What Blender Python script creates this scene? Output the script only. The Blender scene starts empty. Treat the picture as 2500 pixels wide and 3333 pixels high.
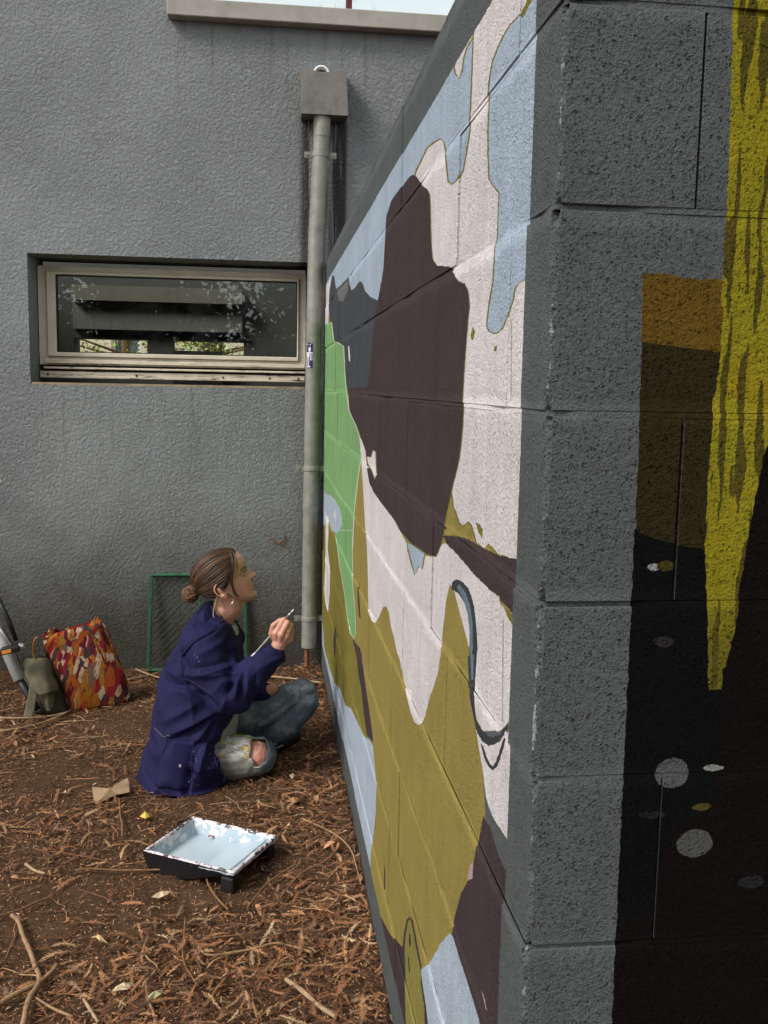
import bpy, bmesh, math, random
import numpy as np
from mathutils import Vector, Matrix, noise
from mathutils.bvhtree import BVHTree

rnd = random.Random(7)
rng = np.random.default_rng(7)
scene = bpy.context.scene
COL = scene.collection
V = Vector

# ------------------------------------------------------------------ camera
cd = bpy.data.cameras.new('camera')
cd.sensor_fit = 'VERTICAL'; cd.sensor_height = 36.0; cd.sensor_width = 27.0; cd.lens = 34.02
cd.clip_start = 0.05; cd.clip_end = 2000
cam = bpy.data.objects.new('camera', cd); COL.objects.link(cam)
cr = V((0.99256234, -0.12031393, 0.01856223)); cu = V((-0.00291858, 0.12891595, 0.99165123)); cw = V((0.12170242, 0.98432984, -0.12760598))
mw = Matrix((cr, cu, -cw)).transposed().to_4x4(); mw.translation = (0, 0, 1.46)
cam.matrix_world = mw
scene.camera = cam

# ------------------------------------------------------------------ sky, sun, exposure
SUN = V((-0.76, -0.44, 0.84)).normalized()       # towards the sun: up and to the left of the mural
w = bpy.data.worlds.new('World'); scene.world = w; w.use_nodes = True
wt = w.node_tree
sky = wt.nodes.new('ShaderNodeTexSky'); sky.sky_type = 'NISHITA'; sky.sun_disc = False
sky.sun_elevation = math.asin(SUN.z); sky.sun_rotation = math.atan2(SUN.x, SUN.y)
sky.air_density = 1.0; sky.dust_density = 1.0; sky.ozone_density = 1.0
hs = wt.nodes.new('ShaderNodeHueSaturation'); hs.inputs['Saturation'].default_value = 0.14
wt.links.new(sky.outputs[0], hs.inputs['Color'])
bg = wt.nodes['Background']; bg.inputs['Strength'].default_value = 0.15
wt.links.new(hs.outputs[0], bg.inputs['Color'])
sl = bpy.data.lights.new('sun', 'SUN'); sl.energy = 1.5; sl.angle = math.radians(18); sl.color = (1.0, 0.93, 0.84)
sun = bpy.data.objects.new('sun', sl); COL.objects.link(sun)
sun.rotation_euler = SUN.to_track_quat('Z', 'Y').to_euler(); sun.location = SUN * 20
vs = scene.view_settings
scene.display_settings.display_device = 'sRGB'
vs.view_transform = 'Standard'; vs.look = 'None'; vs.gamma = 1.0; vs.use_curve_mapping = False
vs.exposure = 0.95
scene.cycles.max_bounces = 6; scene.cycles.diffuse_bounces = 3; scene.cycles.glossy_bounces = 3
scene.cycles.transparent_max_bounces = 12; scene.cycles.use_denoising = True
scene.cycles.caustics_reflective = False; scene.cycles.caustics_refractive = False

# ------------------------------------------------------------------ helpers
def tag(o, label=None, cat=None, group=None, kind=None):
    if label: o['label'] = label
    if cat: o['category'] = cat
    if group: o['group'] = group
    if kind: o['kind'] = kind
    return o

def obj(name, me, mat=None, parent=None, smooth=False):
    if isinstance(me, bmesh.types.BMesh):
        bm = me; me = bpy.data.meshes.new(name); bm.to_mesh(me); bm.free()
    if mat is not None:
        if len(me.materials): me.materials.clear()
        for m in (mat if isinstance(mat, (list, tuple)) else [mat]): me.materials.append(m)
    if smooth: me.polygons.foreach_set('use_smooth', [True] * len(me.polygons))
    o = bpy.data.objects.new(name, me); COL.objects.link(o)
    if parent is not None: o.parent = parent
    return o

def empty(name, loc=(0, 0, 0)):
    o = bpy.data.objects.new(name, None); COL.objects.link(o); o.location = loc
    o.empty_display_size = 0.05
    return o

def put(o, parent):
    """parent a mesh made in world coordinates under an empty that stands elsewhere"""
    o.parent = parent; o.matrix_parent_inverse = Matrix.Translation(-parent.location)
    return o

def np_mesh(name, verts, faces, tint=None):
    """faces: (n,3) or (n,4) array; tint: per-vertex rgb"""
    me = bpy.data.meshes.new(name)
    verts = np.asarray(verts, np.float32); faces = np.asarray(faces, np.int32)
    me.vertices.add(len(verts)); me.vertices.foreach_set('co', verts.ravel())
    k = faces.shape[1]
    me.loops.add(faces.size); me.loops.foreach_set('vertex_index', faces.ravel())
    me.polygons.add(len(faces)); me.polygons.foreach_set('loop_start', np.arange(0, faces.size, k, dtype=np.int32))
    me.update(calc_edges=True)
    if tint is not None:
        a = me.color_attributes.new('tint', 'FLOAT_COLOR', 'POINT')
        c = np.ones((len(verts), 4), np.float32); c[:, :3] = tint
        a.data.foreach_set('color', c.ravel())
    return me

def box(bm, lo, hi, mi=0):
    x0, y0, z0 = lo; x1, y1, z1 = hi
    v = [bm.verts.new(p) for p in ((x0,y0,z0),(x1,y0,z0),(x1,y1,z0),(x0,y1,z0),(x0,y0,z1),(x1,y0,z1),(x1,y1,z1),(x0,y1,z1))]
    fs = [bm.faces.new([v[i] for i in q]) for q in ((3,2,1,0),(4,5,6,7),(0,1,5,4),(1,2,6,5),(2,3,7,6),(3,0,4,7))]
    for f in fs: f.material_index = mi
    return v, fs

def bevel(bm, w, seg=1, edges=None):
    bmesh.ops.bevel(bm, geom=edges or bm.edges[:], offset=w, segments=seg, affect='EDGES', profile=0.5, clamp_overlap=True)

def bbox(name, lo, hi, mat, parent, bev=0.0):
    bm = bmesh.new(); box(bm, lo, hi)
    if bev: bevel(bm, bev)
    return obj(name, bm, mat, parent)

def tube(bm, pts, rads, n=10, cap=True, squash=None):
    """swept tube through pts with radius per point"""
    pts = [V(p) for p in pts]; rings = []
    if not isinstance(rads, (list, tuple)): rads = [rads] * len(pts)
    prev = None
    for i, p in enumerate(pts):
        t = (pts[min(i + 1, len(pts) - 1)] - pts[max(i - 1, 0)]).normalized()
        if prev is None:
            a = t.orthogonal().normalized()
            if abs(t.z) < 0.9: a = V((0, 0, 1)) - t * t.z; a.normalize()
        else:
            a = prev - t * prev.dot(t); a.normalize()
        prev = a; b = t.cross(a)
        rings.append([bm.verts.new(p + (a * math.cos(2 * math.pi * k / n) * (squash or 1) + b * math.sin(2 * math.pi * k / n)) * rads[i]) for k in range(n)])
    for i in range(len(rings) - 1):
        for k in range(n):
            bm.faces.new((rings[i][k], rings[i][(k + 1) % n], rings[i + 1][(k + 1) % n], rings[i + 1][k]))
    if cap:
        bm.faces.new(rings[0][::-1]); bm.faces.new(rings[-1])
    return rings

def smooth_path(pts, sub=5):
    """Catmull-Rom"""
    P = [V(p) for p in pts]; out = []
    P = [P[0] * 2 - P[1]] + P + [P[-1] * 2 - P[-2]]
    for i in range(1, len(P) - 2):
        for k in range(sub):
            t = k / sub
            out.append(0.5 * ((2 * P[i]) + (P[i+1] - P[i-1]) * t + (2*P[i-1] - 5*P[i] + 4*P[i+1] - P[i+2]) * t*t + (3*P[i] - P[i-1] - 3*P[i+1] + P[i+2]) * t**3))
    out.append(P[-2].copy())
    return out

# ---- shader helper
class NT:
    def __init__(s, name, rough=0.8, spec=0.3):
        s.m = bpy.data.materials.new(name); s.m.use_nodes = True
        s.t = s.m.node_tree; s.b = s.t.nodes['Principled BSDF']
        s.b.inputs['Roughness'].default_value = rough
        s.b.inputs['Specular IOR Level'].default_value = spec
        s._pos = None
    def n(s, typ, ins=None, **props):
        nd = s.t.nodes.new('ShaderNode' + typ)
        for k, v in props.items(): setattr(nd, k, v)
        for k, v in (ins or {}).items(): s.set(nd.inputs[k], v)
        return nd
    def set(s, sock, v):
        if isinstance(v, bpy.types.NodeSocket): s.t.links.new(v, sock)
        elif isinstance(v, (tuple, list)) and len(v) == 3 and sock.type == 'RGBA': sock.default_value = (*v, 1)
        else: sock.default_value = v
    def pos(s):
        if s._pos is None: s._pos = s.n('NewGeometry').outputs['Position']
        return s._pos
    def objpos(s): return s.n('TexCoord').outputs['Object']
    def attr(s, name='tint'): return s.n('Attribute', attribute_name=name).outputs['Color']
    def math(s, op, a, b=0.0, c=0.0, clamp=False):
        nd = s.n('Math', {0: a, 1: b, 2: c}, operation=op); nd.use_clamp = clamp
        return nd.outputs[0]
    def scale(s, vec, xyz): return s.n('VectorMath', {0: vec, 1: xyz}, operation='MULTIPLY').outputs[0]
    def vadd(s, a, b): return s.n('VectorMath', {0: a, 1: b}, operation='ADD').outputs[0]
    def dist(s, a, b): return s.n('VectorMath', {0: a, 1: b}, operation='DISTANCE').outputs['Value']
    def mix(s, f, a, b, blend='MIX'):
        nd = s.n('Mix', data_type='RGBA', blend_type=blend)
        s.set(nd.inputs[0], f); s.set(nd.inputs[6], a); s.set(nd.inputs[7], b)
        return nd.outputs[2]
    def noise(s, vec, scale, detail=4, rough=0.55, dist=0.0, out=0):
        return s.n('TexNoise', {'Vector': vec, 'Scale': scale, 'Detail': detail, 'Roughness': rough, 'Distortion': dist}).outputs[out]
    def voro(s, vec, scale, feature='F1', out='Distance', rnd=1.0):
        return s.n('TexVoronoi', {'Vector': vec, 'Scale': scale, 'Randomness': rnd}, feature=feature).outputs[out]
    def ramp(s, f, stops, interp='LINEAR'):
        nd = s.n('ValToRGB', {0: f}); r = nd.color_ramp; r.interpolation = interp
        while len(r.elements) < len(stops): r.elements.new(0.5)
        for e, (p, c) in zip(r.elements, stops):
            e.position = p; e.color = (*c, 1) if isinstance(c, (tuple, list)) else (c, c, c, 1)
        return nd.outputs[0]
    def step(s, f, a, b): return s.n('MapRange', {0: f, 1: a, 2: b, 3: 0.0, 4: 1.0}, interpolation_type='SMOOTHSTEP').outputs[0]
    def xyz(s, vec):
        nd = s.n('SeparateXYZ', {0: vec}); return nd.outputs
    def color(s, c): s.set(s.b.inputs['Base Color'], c); return s
    def bump(s, h, strength=0.5, distance=0.01, prev=None):
        nd = s.n('Bump', {'Height': h, 'Strength': strength, 'Distance': distance})
        if prev is not None: s.set(nd.inputs['Normal'], prev)
        s.set(s.b.inputs['Normal'], nd.outputs[0]); return nd.outputs[0]
    def rough(s, r): s.set(s.b.inputs['Roughness'], r); return s

def simple(name, col, rough=0.7, var=0.15, scale=30, bump=0.0, bdist=0.003, metal=0.0, spec=0.3):
    s = NT(name, rough, spec); p = s.objpos()
    f = s.noise(p, scale, 5, 0.6)
    lo = tuple(c * (1 - var) for c in col); hi = tuple(min(1, c * (1 + var)) for c in col)
    s.color(s.ramp(f, [(0.3, lo), (0.7, hi)]))
    s.b.inputs['Metallic'].default_value = metal
    if bump: s.bump(s.noise(p, scale * 4, 4, 0.6), bump, bdist)
    return s.m

XW, YN, YF = 0.294, 0.997, 4.97          # mural face, near face of the wall, rendered wall of the building

# ------------------------------------------------------------------ ground
def ground_h(x, y):
    h = 0.012 * noise.noise(V((x * 1.7, y * 1.7, 0.3))) + 0.007 * noise.noise(V((x * 7, y * 7, 3.3)))
    near = max(0.0, 1 - abs(x + 0.6) / 3.0) * max(0.0, 1 - abs(y - 3) / 3.2)
    heap = 0.03 * math.exp(-((x - XW) / 0.12) ** 2) if y < YF and x < XW + .02 else 0.0
    return (h + heap * .6) * min(1.0, near * 2) + 0.004 * noise.noise(V((x * 25, y * 25, 1))) * min(1.0, near * 2) - 0.004

def make_ground():
    xs = np.concatenate([[-400, -120, -40, -15, -7, -4, -3], np.arange(-2.4, 0.6, 0.025), [1, 2, 4, 8, 20, 60, 150, 400]])
    ys = np.concatenate([[-400, -120, -40, -15, -6, -3, -1, 0, 0.7, 1.2], np.arange(1.5, 5.1, 0.025), [6, 8, 12, 20, 40, 100, 250, 600]])
    vs_ = [(x, y, ground_h(x, y) if (-2.5 < x < .6 and 1.3 < y < 5.1) else -0.004) for y in ys for x in xs]
    nx = len(xs); f = []
    for j in range(len(ys) - 1):
        for i in range(nx - 1): f.append((j*nx+i, j*nx+i+1, (j+1)*nx+i+1, (j+1)*nx+i))
    s = NT('soil', 0.95, 0.1); p = s.pos()
    a = s.noise(p, 7, 6, 0.65); b = s.noise(p, 90, 5, 0.7); c = s.noise(p, 1.6, 3, 0.5)
    col = s.ramp(b, [(0.25, (0.024, 0.013, 0.007)), (0.5, (0.078, 0.044, 0.024)), (0.8, (0.16, 0.095, 0.055))])
    col = s.mix(s.step(a, 0.45, 0.7), col, (0.105, 0.060, 0.034))
    col = s.mix(s.math('MULTIPLY', s.step(c, 0.5, 0.75), 0.5), col, (0.045, 0.028, 0.018))
    s.color(col); n1 = s.bump(s.noise(p, 45, 6, 0.75), 0.9, 0.012); s.bump(s.noise(p, 260, 3, 0.7), 0.6, 0.003, n1)
    g = obj('ground', np_mesh('ground', vs_, f), s.m, smooth=True)
    tag(g, 'brown bare soil covered with dry needle litter', 'ground', kind='structure')
    return g
make_ground()

# ------------------------------------------------------------------ rendered building behind
def wall_with_holes(bm, x0, x1, z0, z1, holes, yf, yb):
    xs = sorted({x0, x1, *[h[0] for h in holes], *[h[1] for h in holes]})
    zs = sorted({z0, z1, *[h[2] for h in holes], *[h[3] for h in holes]})
    hole = lambda x, z: any(h[0] < x < h[1] and h[2] < z < h[3] for h in holes)
    vf = {}; vb = {}
    gv = lambda d, i, j, y: d.setdefault((i, j), None) or d.__setitem__((i, j), bm.verts.new((xs[i], y, zs[j]))) or d[(i, j)]
    solid = lambda i, j: 0 <= i < len(xs)-1 and 0 <= j < len(zs)-1 and not hole((xs[i]+xs[i+1])/2, (zs[j]+zs[j+1])/2)
    for i in range(len(xs)-1):
        for j in range(len(zs)-1):
            if not solid(i, j): continue
            q = ((i, j), (i+1, j), (i+1, j+1), (i, j+1))
            bm.faces.new([gv(vf, a, b, yf) for a, b in q]); bm.faces.new([gv(vb, a, b, yb) for a, b in q][::-1])
            for (a, b), (c, d), (di, dj) in ((q[0], q[1], (0, -1)), (q[1], q[2], (1, 0)), (q[2], q[3], (0, 1)), (q[3], q[0], (-1, 0))):
                if not solid(i + di, j + dj):
                    bm.faces.new((gv(vf, c, d, yf), gv(vf, a, b, yf), gv(vb, a, b, yb), gv(vb, c, d, yb)))

def mat_render():
    s = NT('grey_render', 0.9, 0.25); p = s.pos(); x, y, z = s.xyz(p)
    base = s.ramp(s.noise(p, 2.2, 5, 0.6), [(0.3, (0.226, 0.243, 0.246)), (0.7, (0.254, 0.271, 0.272))])
    base = s.mix(s.math('MULTIPLY', s.step(s.noise(p, 14, 5, 0.7), 0.52, 0.75), 0.35), base, (0.15, 0.145, 0.135))
    # grime streaks running down behind the rain pipe
    sp = s.scale(p, (60, 1, 2.2)); st = s.noise(sp, 1.0, 5, 0.6)
    bandx = s.math('MULTIPLY', s.step(x, 0.15, 0.19), s.step(x, 0.405, 0.385))
    bandz = s.math('MULTIPLY', s.step(z, 1.5, 2.3), s.step(z, 2.80, 2.74))
    edge = s.math('ADD', s.step(x, 0.30, 0.385), s.step(x, 0.235, 0.18))
    g = s.math('MULTIPLY', s.math('MULTIPLY', bandx, bandz), s.math('MULTIPLY', s.step(s.math('ADD', st, s.math('MULTIPLY', edge, 0.22)), 0.42, 0.66), 0.92))
    base = s.mix(g, base, (0.035, 0.032, 0.028))
    # soil at the foot of the wall, deepened with painted-in shade
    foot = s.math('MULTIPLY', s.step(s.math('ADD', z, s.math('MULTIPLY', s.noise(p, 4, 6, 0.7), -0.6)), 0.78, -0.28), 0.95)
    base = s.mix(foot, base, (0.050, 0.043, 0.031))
    rt = s.math('MULTIPLY', s.step(s.math('ADD', x, s.math('MULTIPLY', s.noise(p, 6, 5, 0.7), -0.25)), -0.05, 0.2), s.math('MULTIPLY', s.step(z, 1.46, 1.40), 0.6))  # darker towards the pipe end, below the window ledge
    base = s.mix(rt, base, (0.085, 0.078, 0.065))
    # faint runs below the window ledge and the long sill
    run = s.noise(s.scale(p, (34, 1, 1.1)), 1.0, 5, 0.65)
    under = s.math('MULTIPLY', s.math('MULTIPLY', s.step(z, 0.75, 1.43), s.step(z, 1.445, 1.440)), s.math('MULTIPLY', s.step(x, -1.2, -1.1), s.step(x, 0.25, 0.2)))
    under2 = s.math('MULTIPLY', s.math('MULTIPLY', s.step(z, 2.5, 3.2), s.step(z, 3.22, 3.21)), s.step(x, -0.5, -0.42))
    base = s.mix(s.math('MULTIPLY', s.math('MULTIPLY', s.math('ADD', under, under2), s.step(run, 0.5, 0.72)), 0.45), base, (0.10, 0.095, 0.085))
    s.color(base)
    smoothing = s.ramp(s.noise(s.vadd(p, (3, 1, 7)), 1.3, 4, 0.6), [(0.38, 0.5), (0.62, 1.0)])
    h1 = s.noise(p, 62, 5, 0.68); h2 = s.noise(s.vadd(p, (4, 4, 4)), 90, 3, 0.6); h3 = s.noise(p, 190, 3, 0.65)
    h = s.math('MULTIPLY', s.math('ADD', s.math('ADD', s.step(h1, 0.36, 0.66), s.math('MULTIPLY', h2, 0.8)), s.math('MULTIPLY', h3, 0.35)), smoothing)
    s.bump(h, 0.85, 0.011)
    return s.m
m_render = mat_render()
m_frame = None
def mat_pvc():
    s = NT('cream_frame', 0.5, 0.4); p = s.pos()
    c = s.ramp(s.noise(p, 12, 5, 0.6), [(0.3, (0.54, 0.48, 0.38)), (0.7, (0.66, 0.60, 0.49))])
    d = s.step(s.noise(s.scale(p, (1, 1, 2)), 34, 6, 0.75), 0.60, 0.74)
    z = s.xyz(p)[2]; low = s.step(z, 1.62, 1.52)
    d = s.math('MAXIMUM', s.math('MULTIPLY', d, s.math('ADD', 0.35, s.math('MULTIPLY', low, 0.6))), s.math('MULTIPLY', low, s.step(s.noise(s.scale(p, (3, 3, 40)), 3, 5, 0.7), 0.52, 0.66)))
    s.color(s.mix(d, c, (0.075, 0.05, 0.03))); s.bump(s.noise(p, 60, 3, 0.6), 0.15, 0.002)
    return s.m
m_pvc = mat_pvc()
m_seal = simple('black_rubber_seal', (0.012, 0.012, 0.012), 0.6)
m_room = simple('dim_room_plaster', (0.10, 0.10, 0.095), 0.9, 0.1, 3)
m_beam = simple('pale_room_panel', (0.22, 0.20, 0.16), 0.8, 0.1, 4)
m_conc = simple('pale_concrete_sill', (0.30, 0.285, 0.25), 0.85, 0.16, 9, 0.3, 0.004)
m_redpost = simple('dark_red_mullion', (0.10, 0.018, 0.022), 0.5)
m_dark = simple('dark_interior_frame', (0.03, 0.03, 0.03), 0.7)

def mat_glass(name, dirt=0.0):
    s = NT(name); t = s.t
    out = t.nodes['Material Output']
    tr = s.n('BsdfTransparent', {'Color': (0.86, 0.90, 0.88)}); gl = s.n('BsdfGlossy', {'Color': (1, 1, 1), 'Roughness': 0.01})
    fr = s.n('Fresnel', {'IOR': 1.5}); mx = s.n('MixShader', {0: fr.outputs[0], 1: tr.outputs[0], 2: gl.outputs[0]})
    last = mx.outputs[0]
    if dirt:
        df = s.n('BsdfDiffuse', {'Color': (0.3, 0.29, 0.27)}); p = s.pos()
        f = s.math('MULTIPLY', s.step(s.noise(s.scale(p, (1, 1, 1.6)), 9, 6, 0.7), 0.38, 0.75), dirt)
        last = s.n('MixShader', {0: f, 1: last, 2: df.outputs[0]}).outputs[0]
    t.links.new(last, out.inputs['Surface']); return s.m
m_glass = mat_glass('dirty_window_glass', 0.06)
m_glass2 = mat_glass('clear_glass')

bld = empty('rendered_building', (0, YF, 0))
tag(bld, 'grey roughcast rendered building with low horizontal window behind the downpipe', 'building', kind='thing')
WX0, WX1, WZ0, WZ1 = -1.147, 0.208, 1.443, 2.073
bm = bmesh.new()
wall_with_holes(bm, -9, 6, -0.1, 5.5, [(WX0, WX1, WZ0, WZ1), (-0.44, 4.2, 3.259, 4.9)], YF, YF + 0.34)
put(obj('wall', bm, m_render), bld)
# side and back of the building, floor and roof slabs of the room behind the window
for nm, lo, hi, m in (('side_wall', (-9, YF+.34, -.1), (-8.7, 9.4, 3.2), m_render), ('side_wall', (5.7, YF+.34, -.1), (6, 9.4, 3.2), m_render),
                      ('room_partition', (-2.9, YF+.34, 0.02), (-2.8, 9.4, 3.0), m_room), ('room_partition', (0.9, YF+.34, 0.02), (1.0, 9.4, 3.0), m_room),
                      ('floor_slab', (-8.7, YF+.34, -.1), (5.7, 9.4, 0.02), m_room), ('roof_slab', (-8.7, YF+.34, 3.0), (5.7, 8.3, 3.2), m_room)):  # roof slab stops short: unseen gap added to light the room's back wall
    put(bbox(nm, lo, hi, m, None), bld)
bm = bmesh.new(); wall_with_holes(bm, -9, 6, -0.1, 3.2, [(-1.77, -1.105, 1.70, 1.865), (-0.875, -0.21, 1.70, 1.865)], 9.4, 9.7)
put(obj('back_wall', bm, m_room), bld)
put(bbox('room_beam', (-1.76, 9.25, 2.20), (-0.22, 9.398, 2.335), m_beam, None), bld)
put(bbox('room_panel', (-1.76, 9.33, 1.945), (-0.22, 9.398, 2.19), simple('grey_room_panel', (0.22, 0.21, 0.19), .9), None), bld)
put(bbox('room_cupboard', (-0.86, 9.28, 1.0), (-0.40, 9.397, 1.765), m_dark, None), bld)
# window
YW = YF + 0.195
win = put(obj('window', (lambda b: (wall_with_holes(b, -1.142, 0.206, 1.545, 2.036, [(-1.10, 0.172, 1.585, 2.012)], YW - .005, YW + .06), b)[1])(bmesh.new()), m_pvc), bld)
bm = bmesh.new(); wall_with_holes(bm, -1.098, 0.170, 1.587, 2.010, [(-1.054, 0.1615, 1.608, 1.995)], YW - .022, YW + .04); bevel(bm, .003)
SASH_BM = bm
def sub(o, par):
    o.parent = par; return o       # the parent part already sits at the world origin
sub(obj('sash', SASH_BM, m_pvc), win)
bm = bmesh.new(); wall_with_holes(bm, -1.0535, 0.161, 1.6085, 1.9945, [(-1.049, 0.157, 1.613, 1.990)], YW - .012, YW + .02)
sub(obj('seal', bm, m_seal), win)
sub(bbox('pane', (-1.05, YW + .004, 1.612), (0.158, YW + .009, 1.991), m_glass, None), win)
sub(bbox('bottom_rail', (-1.140, YW - .020, 1.478), (0.204, YW + .05, 1.512), m_pvc, None, .003), win)
sub(bbox('track', (-1.140, YW + .004, 1.512), (0.204, YW + .05, 1.546), m_seal, None), win)
sub(bbox('lower_lip', (-1.118, YW - .034, 1.524), (0.204, YW + .002, 1.534), m_pvc, None, .002), win)
sub(bbox('lower_lip', (-1.112, YW - .030, 1.552), (0.204, YW - .007, 1.572), m_pvc, None, .002), win)
for x in (-1.10, -0.66, -0.22, 0.02, 0.17):
    bm = bmesh.new(); tube(bm, [(x, YW - .0235, 1.496), (x, YW - .010, 1.496)], .0055, 8)
    sub(obj('drain_hole', bm, m_seal), win)
sub(bbox('ledge', (WX0 + .002, YF + .004, 1.4435), (WX1 - .002, YW + .06, 1.455), simple('dusty_ledge', (0.27, 0.21, 0.14), .9, .3, 14, .4), None), win)
# long concrete sill and glazed screen above
up = put(bbox('upper_window', (-0.467, YF - .065, 3.182), (4.3, YF + .30, 3.262), m_conc, None, .004), bld)
def ring(n, x0, x1): return sub(bbox(n, (x0, YF + .10, 3.262), (x1, YF + .15, 4.9), m_redpost, None), up)
for x in (-0.43, 0.392, 1.2, 2.0, 2.8, 3.6): ring('mullion', x, x + 0.028)
for a, b in ((-0.402, 0.392), (0.42, 1.2), (1.228, 2.0), (2.028, 2.8), (2.828, 3.6)):
    sub(bbox('pane', (a, YF + .12, 3.262), (b, YF + .125, 4.9), m_glass2, None), up)

# ------------------------------------------------------------------ downpipe with hopper head
def mat_zinc(name, col, stain=1.0):
    s = NT(name, 0.55, 0.4); p = s.pos()
    c = s.ramp(s.noise(p, 16, 6, 0.65), [(0.28, tuple(v * .72 for v in col)), (0.5, col), (0.75, tuple(v * 1.25 for v in col))])
    st = s.step(s.noise(s.scale(p, (40, 40, 5)), 1, 5, 0.65), 0.56, 0.75)
    c = s.mix(s.math('MULTIPLY', st, 0.55 * stain), c, (0.07, 0.06, 0.045))
    s.color(c); s.b.inputs['Metallic'].default_value = 0.15; s.bump(s.noise(p, 50, 4, .6), .2, .002); return s.m
m_zinc = mat_zinc('weathered_zinc', (0.22, 0.22, 0.19)); m_hop = mat_zinc('hopper_zinc', (0.155, 0.148, 0.135), .5)
m_white = simple('white_plastic', (0.78, 0.76, 0.72), .4); m_rust = simple('rusty_iron', (0.20, 0.075, 0.03), .85, .4, 40)
dp = empty('downpipe', (0.226, 4.9, 0)); tag(dp, 'weathered zinc rain pipe with hopper head on the grey wall', 'downpipe')
bm = bmesh.new()
path = [(0.266, 4.895, 2.76), (0.264, 4.896, 2.66), (0.243, 4.90, 2.14), (0.2375, 4.90, 1.76)]
tube(bm, path, 0.0385, 20, cap=False); put(obj('pipe', bm, m_zinc, smooth=True), dp)
bm = bmesh.new(); tube(bm, [(0.2375, 4.90, 1.775), (0.2374, 4.90, 1.755), (0.2372, 4.90, 1.745), (0.2285, 4.90, 0.84)], [.0405, .0405, .0388, .0388], 20, cap=False); put(obj('pipe', bm, m_zinc, smooth=True), dp)
bm = bmesh.new(); tube(bm, [(0.2285, 4.90, 0.87), (0.2285, 4.90, 0.835), (0.2283, 4.90, 0.822), (0.226, 4.90, 0.118)], [.041, .041, .0388, .0388], 20, cap=False); put(obj('pipe', bm, m_zinc, smooth=True), dp)
bm = bmesh.new(); tube(bm, [(0.268, 4.895, 2.76), (0.2665, 4.895, 2.70), (0.265, 4.895, 2.66)], [.0415, .041, .040], 20, cap=False); put(obj('collar', bm, m_zinc, smooth=True), dp)
for z, x in ((2.575, 0.261), (1.046, 0.2305), (0.27, 0.227)):
    bm = bmesh.new()
    tube(bm, [(x, 4.9, z - .013), (x, 4.9, z - .009), (x, 4.9, z + .009), (x, 4.9, z + .013)], [.040, .0435, .0435, .040], 20)
    for s_ in (-1, 1):
        box(bm, (x + s_ * .062 - .016, 4.896, z - .014), (x + s_ * .062 + .016, 4.904, z + .014))
        tube(bm, [(x + s_ * .064, 4.885, z), (x + s_ * .064, 4.915, z)], .005, 6)
    put(obj('bracket', bm, m_zinc), dp)
# hopper: open-topped box with a hollowed front edge
bm = bmesh.new(); n = 12; x0, x1, yb, yf_, z0, z1 = 0.160, 0.378, YF - .002, 4.845, 2.752, 2.968
def zt(k): return z1 - 0.022 * math.sin(math.pi * k / n)
ft = [bm.verts.new((x0 + (x1 - x0) * k / n, yf_, zt(k))) for k in range(n + 1)]
fb = [bm.verts.new((x0 + .006 + (x1 + .006 - x0) * k / n, yf_ - .002, z0)) for k in range(n + 1)]
for k in range(n): bm.faces.new((fb[k], fb[k+1], ft[k+1], ft[k]))
bt = [bm.verts.new((x0, yb, z1 + .01)), bm.verts.new((x1, yb, z1 + .01))]; bb = [bm.verts.new((x0 + .006, yb, z0)), bm.verts.new((x1 + .006, yb, z0))]
bm.faces.new((bb[0], fb[0], ft[0], bt[0])); bm.faces.new((fb[-1], bb[1], bt[1], ft[-1])); bm.faces.new((bb[1], bb[0], bt[0], bt[1])); bm.faces.new([*fb[::-1], bb[0], bb[1]])
me = bpy.data.meshes.new('hopper'); bm.to_mesh(me); bm.free(); hop = put(obj('hopper', me, m_hop), dp)
sm = hop.modifiers.new('wall', 'SOLIDIFY'); sm.thickness = 0.003; sm.offset = -1
bm = bmesh.new(); tube(bm, [(0.262, YF - .001, 2.955), (0.262, 4.895, 2.952)], .040, 20, cap=False)
o = put(obj('outlet', bm, m_white, smooth=True), dp); sm = o.modifiers.new('wall', 'SOLIDIFY'); sm.thickness = 0.009; sm.offset = -1
bm = bmesh.new(); tube(bm, [(0.216, 4.905, 0.13), (0.216, 4.91, -0.03)], .011, 8); put(obj('rusty_rod', bm, m_rust), dp)
# sticker with a white skeleton on the pipe
m_blue = simple('dark_blue_sticker', (0.018, 0.018, 0.085), .5); m_ink = simple('white_sticker_print', (0.72, 0.70, 0.78), .5)
def on_pipe(u, v, off=0.0006):       # u: -1..1 across, v: 0..1 up
    z = 1.548 + v * 0.125; cx = 0.2372 + (z - 1.745) * (0.0087 / 0.905); a = math.radians(-32 + 25 * u); r = .0389 + off
    return V((cx + math.sin(a) * r, 4.90 - math.cos(a) * r, z))
def sticker_patch(name, outline, mat, off, par):
    bm = bmesh.new(); nu = 8
    for (ua, ub, va, vb) in outline:
        for i in range(nu):
            u0 = ua + (ub - ua) * i / nu; u1 = ua + (ub - ua) * (i + 1) / nu
            bm.faces.new([bm.verts.new(on_pipe(u, v, off)) for u, v in ((u0, va), (u1, va), (u1, vb), (u0, vb))])
    return put(obj(name, bm, mat), par)
stk = sticker_patch('sticker', [(-1, 1, 0, 1)], m_blue, .0006, dp)
bones = [(-.35, .35, .68, .80), (-.2, .2, .65, .83), (-.95, .1, .58, .63), (-.9, .05, .52, .57), (-.85, 0, .46, .51), (-.75, -.1, .41, .45), (-.9, -.7, .06, .41), (-.3, -.12, .06, .41), (-.95, -.5, .03, .07), (-.35, .3, .04, .08),
         (.2, .9, .60, .63), (.25, .42, .34, .62), (.68, .84, .34, .62), (.2, .45, .31, .36), (.62, .88, .31, .36), (-.95, -.8, .94, .98), (.6, .75, .95, .99), (-.7, -.5, .90, .94), (0, .25, .90, .94)]
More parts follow.
